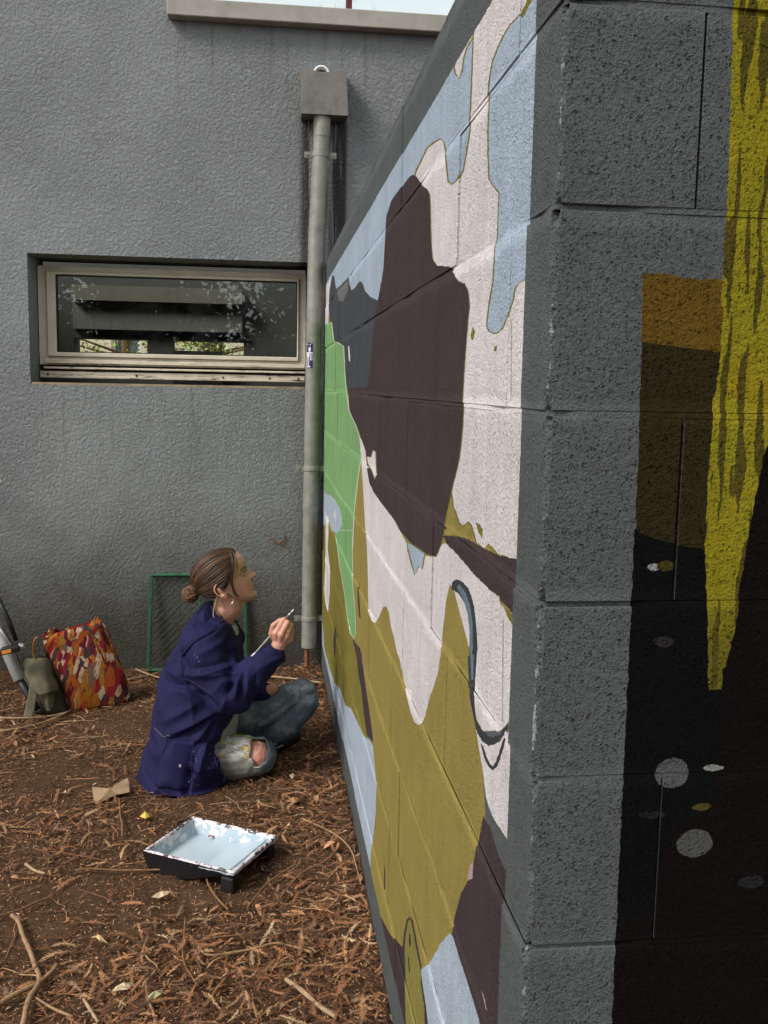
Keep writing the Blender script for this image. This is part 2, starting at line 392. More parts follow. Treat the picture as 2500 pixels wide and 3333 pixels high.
o = sticker_patch('skeleton_print', bones, m_ink, .0012, dp); o.parent = stk; o.matrix_parent_inverse = Matrix.Identity(4)

# ------------------------------------------------------------------ painted block wall
SHAPES = [
('B','Y','m',[0.997,1.563,1.945,1.593,2.563,1.649,5.161,1.832,5.200,2.400],[0.997,1.563,1.025,1.917,5.200,2.400]),
('W','Y','m',[4.468,1.961,4.547,1.934,4.639,1.837,4.640,1.762,4.912,1.766,5.022,1.952],[4.468,1.961,4.571,1.950,5.022,1.952]),
('S','Y','m',[2.360,1.453,2.832,1.450,3.649,1.446,3.839,1.613,4.270,1.648,4.505,1.737,4.639,1.837],[2.360,1.453,2.466,1.668,2.624,1.693,2.759,1.711,2.912,1.742,3.009,1.776,3.109,1.791,3.294,1.787,3.412,1.792,3.561,1.852,3.683,1.851,4.163,1.868,4.286,1.935,4.416,1.954,4.607,1.905,4.639,1.837]),
('S2','Y','m',[3.580,1.808,3.781,1.786,4.022,1.807,4.108,1.858],[3.580,1.808,3.581,1.851,3.831,1.858,4.108,1.858]),
('V','Y','m',[1.012,1.866,1.059,1.269,1.106,1.260,1.143,1.255,1.197,1.250,1.227,1.254,1.244,1.256,1.269,1.245,1.324,1.245,1.343,1.254,1.362,1.263,1.376,1.267,1.414,1.254,1.453,1.255,1.475,1.265,1.500,1.273,1.566,1.348,1.870,1.731,1.982,1.866,1.993,1.883],[1.012,1.866,1.300,1.978,1.345,1.977,1.387,1.975,1.425,1.976,1.445,1.968,1.445,1.951,1.445,1.923,1.445,1.895,1.446,1.867,1.460,1.832,1.476,1.814,1.498,1.791,1.531,1.782,1.573,1.784,1.595,1.792,1.611,1.817,1.629,1.845,1.647,1.866,1.697,1.884,1.767,1.895,1.839,1.902,1.920,1.895,1.968,1.891,1.993,1.883]),
('W','Y','m',[1.018,1.868,1.065,1.268,1.105,1.261,1.141,1.257,1.192,1.252,1.221,1.256,1.245,1.257,1.268,1.247,1.316,1.247,1.334,1.256,1.352,1.266,1.376,1.269,1.417,1.256,1.442,1.258,1.464,1.268,1.488,1.275,1.553,1.349,1.851,1.729,1.962,1.862,1.972,1.879],[1.018,1.868,1.298,1.976,1.337,1.973,1.378,1.971,1.415,1.972,1.434,1.964,1.434,1.947,1.434,1.919,1.435,1.892,1.435,1.864,1.448,1.829,1.464,1.811,1.487,1.788,1.521,1.779,1.571,1.781,1.608,1.794,1.625,1.819,1.643,1.848,1.660,1.869,1.695,1.881,1.757,1.890,1.824,1.897,1.903,1.890,1.949,1.885,1.972,1.879]),
('V','Y','m',[1.004,1.656,1.256,1.708,1.272,1.716,1.295,1.727,1.320,1.740,1.331,1.777,1.336,1.811],[1.004,1.656,1.011,1.860,1.124,1.904,1.171,1.896,1.222,1.902,1.254,1.900,1.286,1.896,1.311,1.888,1.323,1.876,1.330,1.863,1.334,1.837,1.336,1.811]),
('V','Y','m',[1.007,1.675,1.040,1.593,1.092,1.594,1.096,1.584,1.124,1.583,1.140,1.578,1.147,1.566,1.167,1.551,1.196,1.535,1.233,1.530,1.275,1.535,1.294,1.545],[1.007,1.675,1.259,1.718,1.259,1.653,1.260,1.627,1.266,1.599,1.284,1.571,1.294,1.545]),
('B','Y','m',[1.010,1.658,1.254,1.710,1.265,1.716,1.288,1.726,1.311,1.739,1.322,1.774,1.327,1.809],[1.010,1.658,1.017,1.862,1.120,1.901,1.165,1.893,1.216,1.899,1.246,1.897,1.278,1.892,1.302,1.885,1.314,1.873,1.320,1.860,1.325,1.834,1.327,1.809]),
('B','Y','m',[1.012,1.675,1.046,1.594,1.096,1.596,1.101,1.585,1.128,1.584,1.147,1.579,1.154,1.567,1.174,1.553,1.203,1.536,1.235,1.532,1.270,1.536,1.285,1.545],[1.012,1.675,1.253,1.715,1.253,1.652,1.253,1.625,1.257,1.598,1.275,1.570,1.285,1.545]),
('V','Y','m',[1.438,1.958,1.476,1.958,1.497,1.950,1.506,1.935,1.530,1.931,1.574,1.951,1.587,1.966],[1.438,1.958,1.475,1.976,1.501,1.972,1.535,1.972,1.566,1.972,1.587,1.966]),
('W','Y','m',[1.448,1.962,1.487,1.963,1.509,1.954,1.518,1.940,1.536,1.934,1.562,1.949,1.574,1.961],[1.448,1.962,1.467,1.972,1.490,1.968,1.524,1.967,1.554,1.968,1.574,1.961]),
('V','Y','m',[1.113,1.894,1.138,1.890,1.161,1.888,1.169,1.896],[1.113,1.894,1.126,1.899,1.152,1.898,1.169,1.896]),
('V','Y','m',[1.399,1.579,1.404,1.572,1.412,1.541,1.424,1.494,1.427,1.462,1.431,1.407,1.447,1.361,1.469,1.334,1.493,1.313,1.525,1.278,1.550,1.250,1.571,1.216,1.597,1.192,1.633,1.169,1.712,1.160,1.788,1.152,1.915,1.149,2.062,1.149,2.174,1.161,2.398,1.168,2.588,1.177,2.696,1.193,2.770,1.229,2.824,1.274,2.952,1.301,3.152,1.339,3.410,1.364,3.523,1.408,3.582,1.450],[1.399,1.579,1.411,1.601,1.443,1.615,1.497,1.625,1.527,1.638,1.557,1.652,1.684,1.669,1.730,1.687,1.751,1.724,1.761,1.768,1.774,1.804,1.801,1.818,1.894,1.847,1.955,1.873,1.996,1.885,2.060,1.891,2.152,1.892,2.318,1.893,2.416,1.871,2.436,1.809,2.459,1.752,2.516,1.705,2.573,1.677,2.636,1.644,2.641,1.646,2.694,1.586,2.766,1.496,2.815,1.460,3.582,1.450]),
('D','Y','m',[1.406,1.580,1.411,1.573,1.419,1.543,1.431,1.495,1.434,1.463,1.439,1.408,1.455,1.361,1.477,1.334,1.502,1.313,1.533,1.278,1.559,1.250,1.580,1.216,1.607,1.192,1.643,1.169,1.723,1.159,1.799,1.151,1.928,1.148,2.077,1.148,2.191,1.160,2.419,1.167,2.612,1.176,2.723,1.192,2.797,1.229,2.852,1.274,2.983,1.301,3.187,1.339,3.451,1.365,3.567,1.410,3.627,1.452],[1.406,1.580,1.418,1.603,1.451,1.616,1.505,1.626,1.535,1.640,1.565,1.654,1.694,1.671,1.740,1.689,1.762,1.727,1.772,1.771,1.785,1.807,1.813,1.821,1.906,1.851,1.968,1.877,2.010,1.889,2.075,1.895,2.168,1.896,2.337,1.898,2.436,1.876,2.457,1.813,2.480,1.756,2.539,1.709,2.597,1.681,2.661,1.647,2.666,1.649,2.719,1.589,2.793,1.498,2.843,1.462,3.627,1.452]),
('V','Y','m',[2.539,1.233,2.591,1.212,2.684,1.228,2.795,1.240,2.825,1.258],[2.539,1.233,2.571,1.289,2.657,1.289,2.707,1.265,2.825,1.258]),
('W','Y','m',[2.560,1.231,2.578,1.216,2.663,1.231,2.771,1.243,2.802,1.259],[2.560,1.231,2.593,1.287,2.638,1.289,2.690,1.265,2.802,1.259]),
('W','Y','m',[3.439,1.546,3.496,1.556,3.540,1.605],[3.439,1.546,3.443,1.569,3.490,1.605,3.540,1.605]),
('W','Y','m',[1.052,1.150,1.081,1.090,1.091,1.069,1.114,1.052,1.151,1.029,1.186,1.010,1.214,1.002,1.255,0.997,1.289,1.000,1.304,1.012,1.322,1.072,1.480,1.146,1.509,1.148,1.534,1.120,1.551,1.083,1.568,1.038,1.569,1.015,1.589,0.976,1.627,0.940,1.667,0.905,1.717,0.849,1.754,0.826,1.794,0.810,1.826,0.803,1.884,0.805,1.936,0.820,1.990,0.840,2.048,0.869,2.089,0.869,2.150,0.891,2.213,0.907,2.247,0.927,2.296,0.930,2.362,0.913,2.446,0.867,2.518,0.834,2.598,0.818,2.664,0.819,2.711,0.832,2.725,0.888,2.743,0.943,2.780,1.001,2.818,1.059,2.882,1.151,2.944,1.217,2.993,1.259,3.065,1.301],[1.052,1.150,1.074,1.178,1.119,1.185,1.140,1.192,1.176,1.197,1.241,1.196,1.314,1.197,1.396,1.201,1.503,1.206,1.562,1.206,1.592,1.198,1.636,1.169,1.760,1.150,1.879,1.119,1.974,1.137,2.077,1.148,2.191,1.160,2.419,1.167,2.612,1.176,2.723,1.192,2.797,1.229,2.852,1.274,2.983,1.301,3.065,1.301]),
('V','Y','m',[1.736,1.159,1.750,1.139,1.764,1.122,1.803,1.121,1.862,1.091,1.920,1.108,1.965,1.124,1.980,1.142],[1.736,1.159,1.851,1.153,1.980,1.142]),
('B','Y','m',[1.751,1.155,1.767,1.136,1.775,1.122,1.815,1.121,1.854,1.095,1.900,1.112,1.944,1.128,1.970,1.141],[1.751,1.155,1.862,1.149,1.970,1.141]),
('D','Y','m',[1.062,1.195,1.100,1.196,1.133,1.198,1.176,1.199,1.241,1.196,1.314,1.197,1.396,1.201,1.475,1.206,1.547,1.207,1.581,1.215],[1.062,1.195,1.072,1.265,1.141,1.257,1.183,1.251,1.248,1.247,1.321,1.244,1.402,1.240,1.492,1.229,1.581,1.215]),
('V','Y','m',[1.069,1.191,1.090,1.180,1.119,1.185,1.140,1.192],[1.069,1.191,1.096,1.195,1.140,1.192]),
('V','Y','m',[1.360,1.540,1.373,1.528,1.385,1.531,1.391,1.538],[1.360,1.540,1.376,1.549,1.391,1.538]),
('V','Y','m',[1.225,1.516,1.229,1.509,1.243,1.509],[1.225,1.516,1.241,1.515,1.243,1.509]),
('V','Y','m',[1.282,1.270,1.284,1.258,1.310,1.262,1.327,1.274],[1.282,1.270,1.304,1.274,1.327,1.274]),
('P','z','m',[1.286,3.018,1.296,2.982,1.302,3.065,1.365,3.437,1.464,3.539],[1.286,3.018,1.319,3.214,1.363,3.493,1.464,3.539]),
('P','Y','m',[2.946,1.247,3.017,1.194,3.115,1.099,3.192,1.012,3.215,0.921,4.013,0.802,4.134,0.849,5.200,0.867,5.200,1.814],[2.946,1.247,3.034,1.299,3.155,1.331,3.451,1.377,3.552,1.435,3.640,1.508,3.729,1.613,4.044,1.641,4.236,1.655,4.396,1.746,5.001,1.771,5.200,1.814]),
('G','Y','m',[2.974,1.245,3.047,1.192,3.147,1.095,3.225,1.007,3.243,0.919,3.975,0.810,4.082,0.858,5.200,0.878,5.200,1.807],[2.974,1.245,3.064,1.297,3.185,1.329,3.488,1.375,3.593,1.434,3.683,1.508,3.773,1.614,4.069,1.639,4.292,1.656,4.450,1.747,4.984,1.765,5.200,1.807]),
('V2','Y','m',[2.652,0.454,2.769,0.418,5.200,-0.177,5.200,0.700],[2.652,0.454,2.781,0.491,2.868,0.542,3.016,0.581,3.162,0.620,3.246,0.615,3.368,0.651,3.526,0.708,3.738,0.756,3.880,0.805,4.082,0.854,4.850,0.779,5.200,0.700]),
('P','z','m',[0.609,3.268,0.638,3.096,0.674,3.040,0.723,3.065,0.780,3.135,0.842,3.220,0.931,3.234,0.980,3.225],[0.609,3.268,0.644,3.393,0.702,3.553,0.750,3.768,0.799,3.913,0.853,4.080,0.980,3.225]),
('G','z','m',[0.615,3.246,0.638,3.103,0.669,3.060,0.718,3.086,0.775,3.156,0.838,3.243,0.928,3.257,0.976,3.240],[0.615,3.246,0.651,3.368,0.708,3.526,0.756,3.738,0.805,3.880,0.855,4.051,0.976,3.240]),
('L','Y','m',[3.667,0.932,3.805,0.895,3.981,0.848,4.235,0.828,4.465,0.833,5.200,0.700,5.200,0.906],[3.667,0.932,3.688,0.961,3.820,0.984,4.053,0.983,4.371,0.968,4.739,0.935,4.922,0.940,5.200,0.906]),
('W','Y','m',[3.976,0.929,4.057,0.890,4.164,0.912],[3.976,0.929,4.066,0.942,4.164,0.912]),
('W','z','m',[0.407,4.451,0.532,4.353,0.644,4.337,0.700,4.503,0.787,4.457,0.856,4.494],[0.407,4.451,0.409,4.618,0.456,4.749,0.580,4.676,0.705,4.725,0.826,4.747,0.856,4.494]),
('D','z','m',[0.746,2.948,0.753,2.896,0.818,2.960,0.846,3.003],[0.746,2.948,0.778,2.992,0.817,3.015,0.846,3.003]),
('D','z','m',[0.320,4.020,0.341,3.944,0.443,3.912,0.456,4.013],[0.320,4.020,0.372,4.070,0.456,4.013]),
('D','z','m',[0.460,2.676,0.502,2.512,0.528,2.572,0.565,2.669,0.599,2.772,0.651,2.848,0.658,2.907],[0.460,2.676,0.491,2.781,0.542,2.868,0.554,2.954,0.599,3.031,0.618,3.181,0.632,3.072,0.658,2.907]),
('L','Y','m',[2.429,0.425,2.430,0.348,2.484,0.245,2.529,0.168,2.550,0.071,3.455,-0.144,5.200,-0.200,5.200,0.308],[2.429,0.425,2.476,0.463,2.522,0.488,2.630,0.467,2.770,0.425,2.930,0.405,3.204,0.363,3.448,0.292,3.698,0.278,3.977,0.212,4.308,0.182,4.729,0.164,4.906,0.282,5.200,0.308]),
('K','Y','m',[1.295,1.097,1.321,1.090,1.349,1.109,1.362,1.131,1.388,1.142,1.439,1.147,1.496,1.142],[1.295,1.097,1.303,1.121,1.317,1.142,1.337,1.159,1.367,1.170,1.417,1.171,1.462,1.165,1.492,1.154,1.496,1.142]),
('K','z','m',[0.980,1.280,0.981,1.251,0.992,1.252,0.993,1.277,1.004,1.296,1.019,1.304,1.052,1.304,1.104,1.297,1.104,1.297,1.120,1.305,1.154,1.326],[0.980,1.280,0.996,1.306,1.010,1.331,1.039,1.347,1.072,1.358,1.072,1.348,1.109,1.352,1.130,1.364,1.140,1.387,1.154,1.326]),
('K2','z','m',[1.044,1.330,1.048,1.316,1.083,1.319,1.083,1.333,1.091,1.326,1.126,1.332,1.148,1.353,1.160,1.390,1.162,1.435],[1.044,1.330,1.076,1.342,1.077,1.346,1.109,1.352,1.136,1.372,1.148,1.407,1.154,1.454,1.162,1.435]),
('F','Y','m',[1.039,0.843,1.110,0.870,1.138,0.872,1.162,0.879,1.188,0.887,1.216,0.886,1.224,0.909,1.242,0.945,1.261,0.963,1.282,0.984],[1.039,0.843,1.086,1.056,1.282,0.984]),
('W','Y','m',[1.086,1.040,1.090,1.033,1.097,1.022,1.097,0.988,1.098,0.946,1.098,0.921,1.099,0.913,1.125,0.910,1.171,0.907,1.201,0.910,1.217,0.917,1.246,0.949,1.267,0.965,1.289,0.985],[1.086,1.040,1.086,1.048,1.097,1.051,1.125,1.040,1.149,1.019,1.180,1.003,1.212,0.989,1.264,0.981,1.289,0.985]),
('K','Y','m',[1.102,1.053,1.150,1.022,1.184,1.002,1.212,0.990,1.251,0.981,1.281,0.982,1.291,0.996],[1.102,1.053,1.103,1.060,1.142,1.033,1.186,1.010,1.214,1.002,1.255,0.997,1.291,0.996]),
('K','Y','m',[1.116,1.044,1.135,1.014,1.158,0.984,1.180,0.968,1.203,0.962,1.234,0.963,1.259,0.976],[1.116,1.044,1.125,1.039,1.148,1.011,1.168,0.985,1.185,0.972,1.199,0.969,1.220,0.971,1.242,0.977,1.259,0.976]),
('D','Y','m',[0.992,0.617,1.104,0.572,1.209,0.599,1.279,0.604,1.342,0.604,1.404,0.606],[0.992,0.617,1.044,0.879,1.110,0.870,1.138,0.872,1.162,0.879,1.188,0.887,1.228,0.884,1.245,0.848,1.257,0.819,1.270,0.790,1.300,0.751,1.344,0.708,1.388,0.641,1.404,0.606]),
('R','Y','m',[1.269,0.797,1.270,0.771,1.305,0.748],[1.269,0.797,1.290,0.780,1.305,0.748]),
('R','z','m',[0.642,1.168,0.648,1.152,0.651,1.184],[0.642,1.168,0.649,1.197,0.651,1.184]),
('L','Y','m',[1.139,0.545,1.453,0.268,1.678,0.371],[1.139,0.545,1.176,0.594,1.209,0.599,1.279,0.604,1.342,0.604,1.397,0.608,1.424,0.596,1.492,0.538,1.551,0.483,1.615,0.420,1.678,0.371]),
('D','Y','m',[1.725,0.049,2.005,-0.176,2.287,0.130],[1.725,0.049,1.860,0.315,1.942,0.258,2.093,0.195,2.287,0.130]),
('D','Y','m',[1.482,0.244,1.809,-0.019,1.925,0.268],[1.482,0.244,1.559,0.316,1.610,0.347,1.673,0.373,1.740,0.388,1.794,0.403,1.834,0.389,1.874,0.360,1.910,0.308,1.925,0.268]),
('V3','Y','m',[1.513,0.220,1.788,-0.001,1.895,0.284],[1.513,0.220,1.578,0.301,1.629,0.334,1.691,0.360,1.762,0.374,1.808,0.387,1.833,0.384,1.859,0.363,1.885,0.317,1.895,0.284]),
('D','z','m',[0.326,1.822,0.343,1.813,0.356,1.822],[0.326,1.822,0.326,1.842,0.349,1.840,0.356,1.822]),
('D','z','m',[0.269,1.833,0.277,1.815,0.298,1.832],[0.269,1.833,0.293,1.851,0.298,1.832]),
('D','z','m',[0.227,2.240,0.239,2.214,0.283,2.214,0.296,2.241],[0.227,2.240,0.296,2.241]),
('D','z','m',[0.289,1.595,0.304,1.575,0.326,1.601],[0.289,1.595,0.308,1.617,0.324,1.624,0.326,1.601]),
('T','z','m',[1.447,1.147,1.447,1.142,1.544,1.154,1.545,1.159],[1.447,1.147,1.545,1.159]),
('T','z','m',[1.108,1.139,1.110,1.134,1.180,1.140],[1.108,1.139,1.178,1.147,1.180,1.140]),
('T','z','m',[1.050,1.133,1.052,1.127,1.147,1.137],[1.050,1.133,1.146,1.142,1.147,1.137]),
('F','Y','e',[0.265,1.545,0.300,0.524,0.856,0.473],[0.265,1.545,0.276,1.978,0.660,2.008,0.856,0.473]),
('Q1','Y','e',[0.391,1.582,0.395,1.513,0.480,1.504,0.600,1.496],[0.391,1.582,0.415,1.585,0.436,1.580,0.488,1.580,0.574,1.579,0.600,1.496]),
('Q2','Y','e',[0.395,1.513,0.398,1.312,0.415,1.304,0.442,1.297,0.479,1.290,0.619,1.270],[0.395,1.513,0.480,1.504,0.600,1.496,0.619,1.270]),
('Q3','Y','e',[0.397,1.313,0.399,1.042,0.401,0.733,0.401,0.515,0.694,0.488],[0.397,1.313,0.415,1.304,0.442,1.297,0.479,1.290,0.619,1.270,0.694,0.488]),
('Q4','z','e',[0.479,0.786,0.515,0.401,0.735,0.401,0.852,0.400,0.881,0.446,0.963,0.453,1.002,0.506,1.127,0.512,1.178,0.511,1.410,0.517,1.449,0.683],[0.479,0.786,1.449,0.683]),
('Y1','z','e',[1.131,0.508,1.131,0.493,1.182,0.488,1.183,0.489,1.216,0.486,1.254,0.483,1.287,0.479,1.300,0.479,1.346,0.478,1.392,0.478,1.431,0.479,1.453,0.478,1.470,0.481,1.508,0.483,1.551,0.483,1.551,0.481,1.580,0.480,1.625,0.480,1.689,0.479,1.798,0.475,1.859,0.472,1.992,0.464,2.002,0.591],[1.131,0.508,1.157,0.508,1.157,0.512,1.178,0.515,1.216,0.521,1.248,0.522,1.282,0.526,1.315,0.529,1.356,0.534,1.392,0.539,1.440,0.555,2.002,0.591]),
]
PAINT = dict(O=(0.33,0.262,0.072), B=(0.42,0.51,0.62), W=(0.76,0.71,0.715), S=(0.068,0.075,0.085), S2=(0.17,0.18,0.18), D=(0.066,0.045,0.048), V=(0.22,0.19,0.035),
             V2=(0.235,0.20,0.042), V3=(0.27,0.24,0.065), G=(0.23,0.43,0.18), P=(0.58,0.70,0.52), L=(0.46,0.54,0.64), K=(0.048,0.055,0.062), K2=(0.16,0.22,0.27),
             F=(0.112,0.124,0.125), R=(0.50,0.35,0.38), T=(0.42,0.38,0.38), Q1=(0.135,0.078,0.012), Q2=(0.030,0.024,0.008), Q3=(0.0045,0.0048,0.005), Q4=(0.0075,0.0045,0.0047), Y1=(0.27,0.24,0.016))
def concrete_bump(s, p, k=1.0):
    f1 = s.noise(p, 150, 5, 0.7); big = s.noise(p, 26, 3, 0.55)
    q = s.vadd(p, s.scale(s.noise(p, 160, 3, .6, out=1), (.008, .008, .008)))
    def pits(scale, size, keep):
        v = s.n('TexVoronoi', {'Vector': q, 'Scale': scale}); r = s.n('SeparateColor', {0: v.outputs['Color']}).outputs[0]
        return s.math('MULTIPLY', s.step(v.outputs['Distance'], size, size * .45), s.math('GREATER_THAN', r, keep))
    pit = s.math('MAXIMUM', pits(240, .36, .50), s.math('MAXIMUM', pits(125, .28, .70), pits(60, .17, .88)))
    z = s.math('ADD', s.xyz(p)[2], s.math('MULTIPLY', s.noise(p, 16, 3, .6), .03))     # mortar smeared flat along the bed joints
    fz_ = s.math('FRACT', s.math('MULTIPLY', s.math('SUBTRACT', z, 0.035), 1 / 0.2031)); dj = s.math('MINIMUM', fz_, s.math('SUBTRACT', 1.0, fz_))
    sm = s.step(dj, 0.015, 0.10); pit = s.math('MULTIPLY', pit, sm)
    f1 = s.math('MULTIPLY', f1, s.math('ADD', 0.35, s.math('MULTIPLY', sm, .65)))
    h = s.math('ADD', s.math('MULTIPLY', f1, 0.8), s.math('ADD', s.math('MULTIPLY', pit, -0.9), s.math('ADD', s.math('MULTIPLY', big, 0.28), s.math('MULTIPLY', s.noise(p, 300, 3, .7), .35))))
    s.bump(h, 0.95, 0.0075 * k)
    return pit
def mural_material(name, plane):
    s = NT(name, 0.85, 0.12 if plane == 'm' else 0.05); p = s.pos()
    wob = s.n('VectorMath', {0: s.noise(p, 70, 3, 0.6, out=1), 1: (0.5, 0.5, 0.5)}, operation='SUBTRACT').outputs[0]
    X, Y, Z = s.xyz(s.vadd(p, s.scale(wob, (.006, .006, .006))))
    a_ = Y if plane == 'm' else X
    cur = PAINT['O'] if plane == 'm' else PAINT['F']
    for col, axis, pl, lo, hi in SHAPES:
        if pl != plane: continue
        lo = np.array(lo).reshape(-1, 2); hi = np.array(hi).reshape(-1, 2)
        A, B = (a_, Z) if axis == 'Y' else (Z, a_)
        a0 = max(lo[0, 0], hi[0, 0]); a1 = min(lo[-1, 0], hi[-1, 0]); b0 = min(lo[:, 1].min(), hi[:, 1].min()) - .01; b1 = max(lo[:, 1].max(), hi[:, 1].max()) + .01
        t = s.math('MULTIPLY_ADD', A, 1 / (a1 - a0), -a0 / (a1 - a0)); bn = s.math('MULTIPLY_ADD', B, 1 / (b1 - b0), -b0 / (b1 - b0))
        def curve(c):
            nd = s.n('FloatCurve', {'Value': t}); cv = nd.mapping.curves[0]
            q = [((x - a0) / (a1 - a0), (y - b0) / (b1 - b0)) for x, y in c]; q[0] = (0, q[0][1]); q[-1] = (1, q[-1][1])
            q = [(min(1, max(0, x)), y) for x, y in q]
            while len(cv.points) < len(q): cv.points.new(0.5, 0.5)
            for pt, (x, y) in zip(cv.points, sorted(q, key=lambda e: e[0])): pt.location = (x, y); pt.handle_type = 'VECTOR'
            nd.mapping.update(); return nd.outputs[0]
        m = s.math('MULTIPLY', s.math('GREATER_THAN', bn, curve(lo)), s.math('LESS_THAN', bn, curve(hi)))
        m = s.math('MULTIPLY', m, s.math('COMPARE', t, 0.5, 0.5))
        c = PAINT[col]
        if col == 'Y1':      # brushy darker strokes inside the yellow
            st = s.step(s.noise(s.n('CombineXYZ', {0: s.math('MULTIPLY', X, 95.0), 1: 0.0, 2: s.math('MULTIPLY', Z, 9.0)}).outputs[0], 1.0, 1.0, 0.4), 0.545, 0.565)
            tail = s.step(Z, 1.30, 1.14)
            c = s.mix(s.math('MAXIMUM', s.math('MULTIPLY', st, 0.85), s.math('MULTIPLY', tail, 0.6)), s.mix(s.step(s.noise(p, 12, 3, .6), .45, .7), PAINT['Y1'], (0.33, 0.25, 0.014)), (0.060, 0.045, 0.012))
        cur = s.mix(m, cur, c)
    if plane == 'm':         # plain grey border round the picture
        inn = s.math('MULTIPLY', s.math('GREATER_THAN', Y, 1.100), s.math('MULTIPLY', s.math('LESS_THAN', Z, 1.965), s.math('GREATER_THAN', Z, 0.132)))
        cur = s.mix(inn, PAINT['F'], cur)
    else:                    # dabs of paint low on the dark part
        for (bx, bz, rx, rz, c) in ((.456, 1.035, .020, .018, (0.085,0.09,0.092)), (.488, .950, .021, .017, (0.085,0.09,0.088)), (.5045, 1.040, .0115, .0036, (0.26,0.26,0.25)), (.494, .9934, .011, .0045, (0.085,0.07,0.016)),
                                    (.422, 1.271, .0075, .0045, (0.32,0.32,0.31)), (.437, 1.187, .012, .006, (0.028,0.026,0.026)), (.436, .986, .016, .004, (0.02,0.018,0.018)), (.56, .90, .016, .008, (0.02,0.02,0.022)), (.435, 1.272, .010, .006, (0.06,0.05,0.01))):
            dx = s.math('MULTIPLY', s.math('SUBTRACT', X, bx), 1 / rx); dz = s.math('MULTIPLY', s.math('SUBTRACT', Z, bz), 1 / rz)
            d = s.math('SQRT', s.math('ADD', s.math('MULTIPLY', dx, dx), s.math('MULTIPLY', dz, dz)))
            cur = s.mix(s.math('LESS_THAN', d, 1.0), cur, c)
    px, py, pz = s.xyz(p)
    # chipped, unpainted arris at the corner
    dd = s.math('MAXIMUM', s.math('SUBTRACT', px, XW), s.math('SUBTRACT', py, YN))
    chip = s.step(s.math('ADD', dd, s.math('MULTIPLY', s.noise(p, 55, 5, 0.75), 0.020)), 0.0118, 0.0102)
    cur = s.mix(chip, cur, (0.36, 0.42, 0.42))
    grain = s.ramp(s.noise(p, 210, 3, 0.7), [(0.25, 0.80), (0.75, 1.16)])
    patch = s.ramp(s.math('ADD', s.math('MULTIPLY', s.noise(p, 7, 5, 0.65), .6), s.math('MULTIPLY', s.noise(s.scale(p, (30, 30, 5)), 1, 4, .6), .4)), [(0.32, 0.84), (0.68, 1.10)])
    cur = s.mix(1.0, s.mix(1.0, cur, grain, 'MULTIPLY'), patch, 'MULTIPLY')
    pit = concrete_bump(s, p, 1.5 if plane == 'm' else 1.15)
    s.color(s.mix(1.0, cur, s.ramp(pit, [(0, 1.0), (1, 0.80 if plane == 'm' else 0.55)]), 'MULTIPLY'))
    return s.m
m_mural = mural_material('mural_paint', 'm'); m_end = mural_material('end_paint', 'e')
m_raw = simple('raw_concrete', (0.26, 0.25, 0.235), .95, .2, 30, .5, .004)

wallm = empty('painted_block_wall', (XW, YN, 0))
tag(wallm, 'concrete block wall with painted abstract mural in ochre, white, blue and brown', 'wall', kind='thing')
JZ = [-0.18, 0.020, 0.222, 0.425, 0.628, 0.832, 1.032, 1.230, 1.436, 1.648, 1.848, 2.067]
TH = 0.150
def assign(bm):
    for f in bm.faces:
        nrm = f.normal
        cm = f.calc_center_median()
        f.material_index = 0 if cm.y > YN + .02 else (1 if cm.x > XW + .02 else (1 if abs(nrm.y) > abs(nrm.x) else 0))
def block(x0, x1, y0, y1, z0, z1, corner=False):
    bm = bmesh.new()
    j = lambda a: rnd.uniform(-a, a)
    dx, dy = j(.0020), j(.0012)
    box(bm, (x0 + dx, y0 + dy, z0), (x1, y1, z1))
    bevel(bm, 0.0009)
    if corner:
        for co, no in ((V((XW + .007, 0, 0)), V((1, 0, 0))), (V((0, YN + .007, 0)), V((0, 1, 0)))):
            bmesh.ops.bisect_plane(bm, geom=bm.verts[:] + bm.edges[:] + bm.faces[:], plane_co=co, plane_no=no)
        ed = [e for e in bm.edges if abs(e.verts[0].co.z - e.verts[1].co.z) > 0.1 and all(v.co.x < XW + .0085 and v.co.y < YN + .0085 for v in e.verts)]
        bmesh.ops.subdivide_edges(bm, edges=ed, cuts=26)
        for v in bm.verts:
            if v.co.x < XW + .0045 and v.co.y < YN + .0045:
                k = max(0, noise.noise(V((v.co.z * 45, 0.3, 0))) + .25) * .005 + rnd.uniform(0, .0012)
                end = min(abs(v.co.z - z0), abs(v.co.z - z1))
                if end < .022: k += (0.022 - end) * .30
                v.co.x += k * .8; v.co.y += k * .8
        bmesh.ops.triangulate(bm, faces=[f for f in bm.faces if len(f.verts) > 4])
    bm.normal_update(); assign(bm)
    return put(obj('block', bm, [m_mural, m_end]), wallm)
gh, gv = 0.0030, 0.0019
for i in range(len(JZ) - 1):
    z0, z1 = JZ[i] + gh, JZ[i + 1] - (gh if i < len(JZ) - 2 else 0)
    A = (i % 2 == 1) if True else False
    A = i in (9, 7, 5, 3, 1)               # courses whose mural-side block runs through to the end face
    if A:
        y = YN; first = True; nxt = 1.514
        while y < YF - .01:
            y1 = min(nxt, YF - .002); block(XW, XW + TH, y + (0 if first else gv), y1 - gv, z0, z1, first); first = False; y = y1; nxt = y1 + 0.5
        x = XW + TH
        while x < XW + 2.1: block(x + gv, x + .5 - gv, YN, YN + TH, z0, z1); x += .5
    else:
        y = 1.169; block(XW, XW + .5 - gv, YN, 1.169 - gv, z0, z1, True)
        while y < YF - .01:
            y1 = min(y + .5, YF - .002); block(XW, XW + TH, y + gv, y1 - gv, z0, z1); y = y1
        x = XW + .5
        while x < XW + 2.1: block(x + gv, x + .5 - gv, YN, YN + TH, z0, z1); x += .5
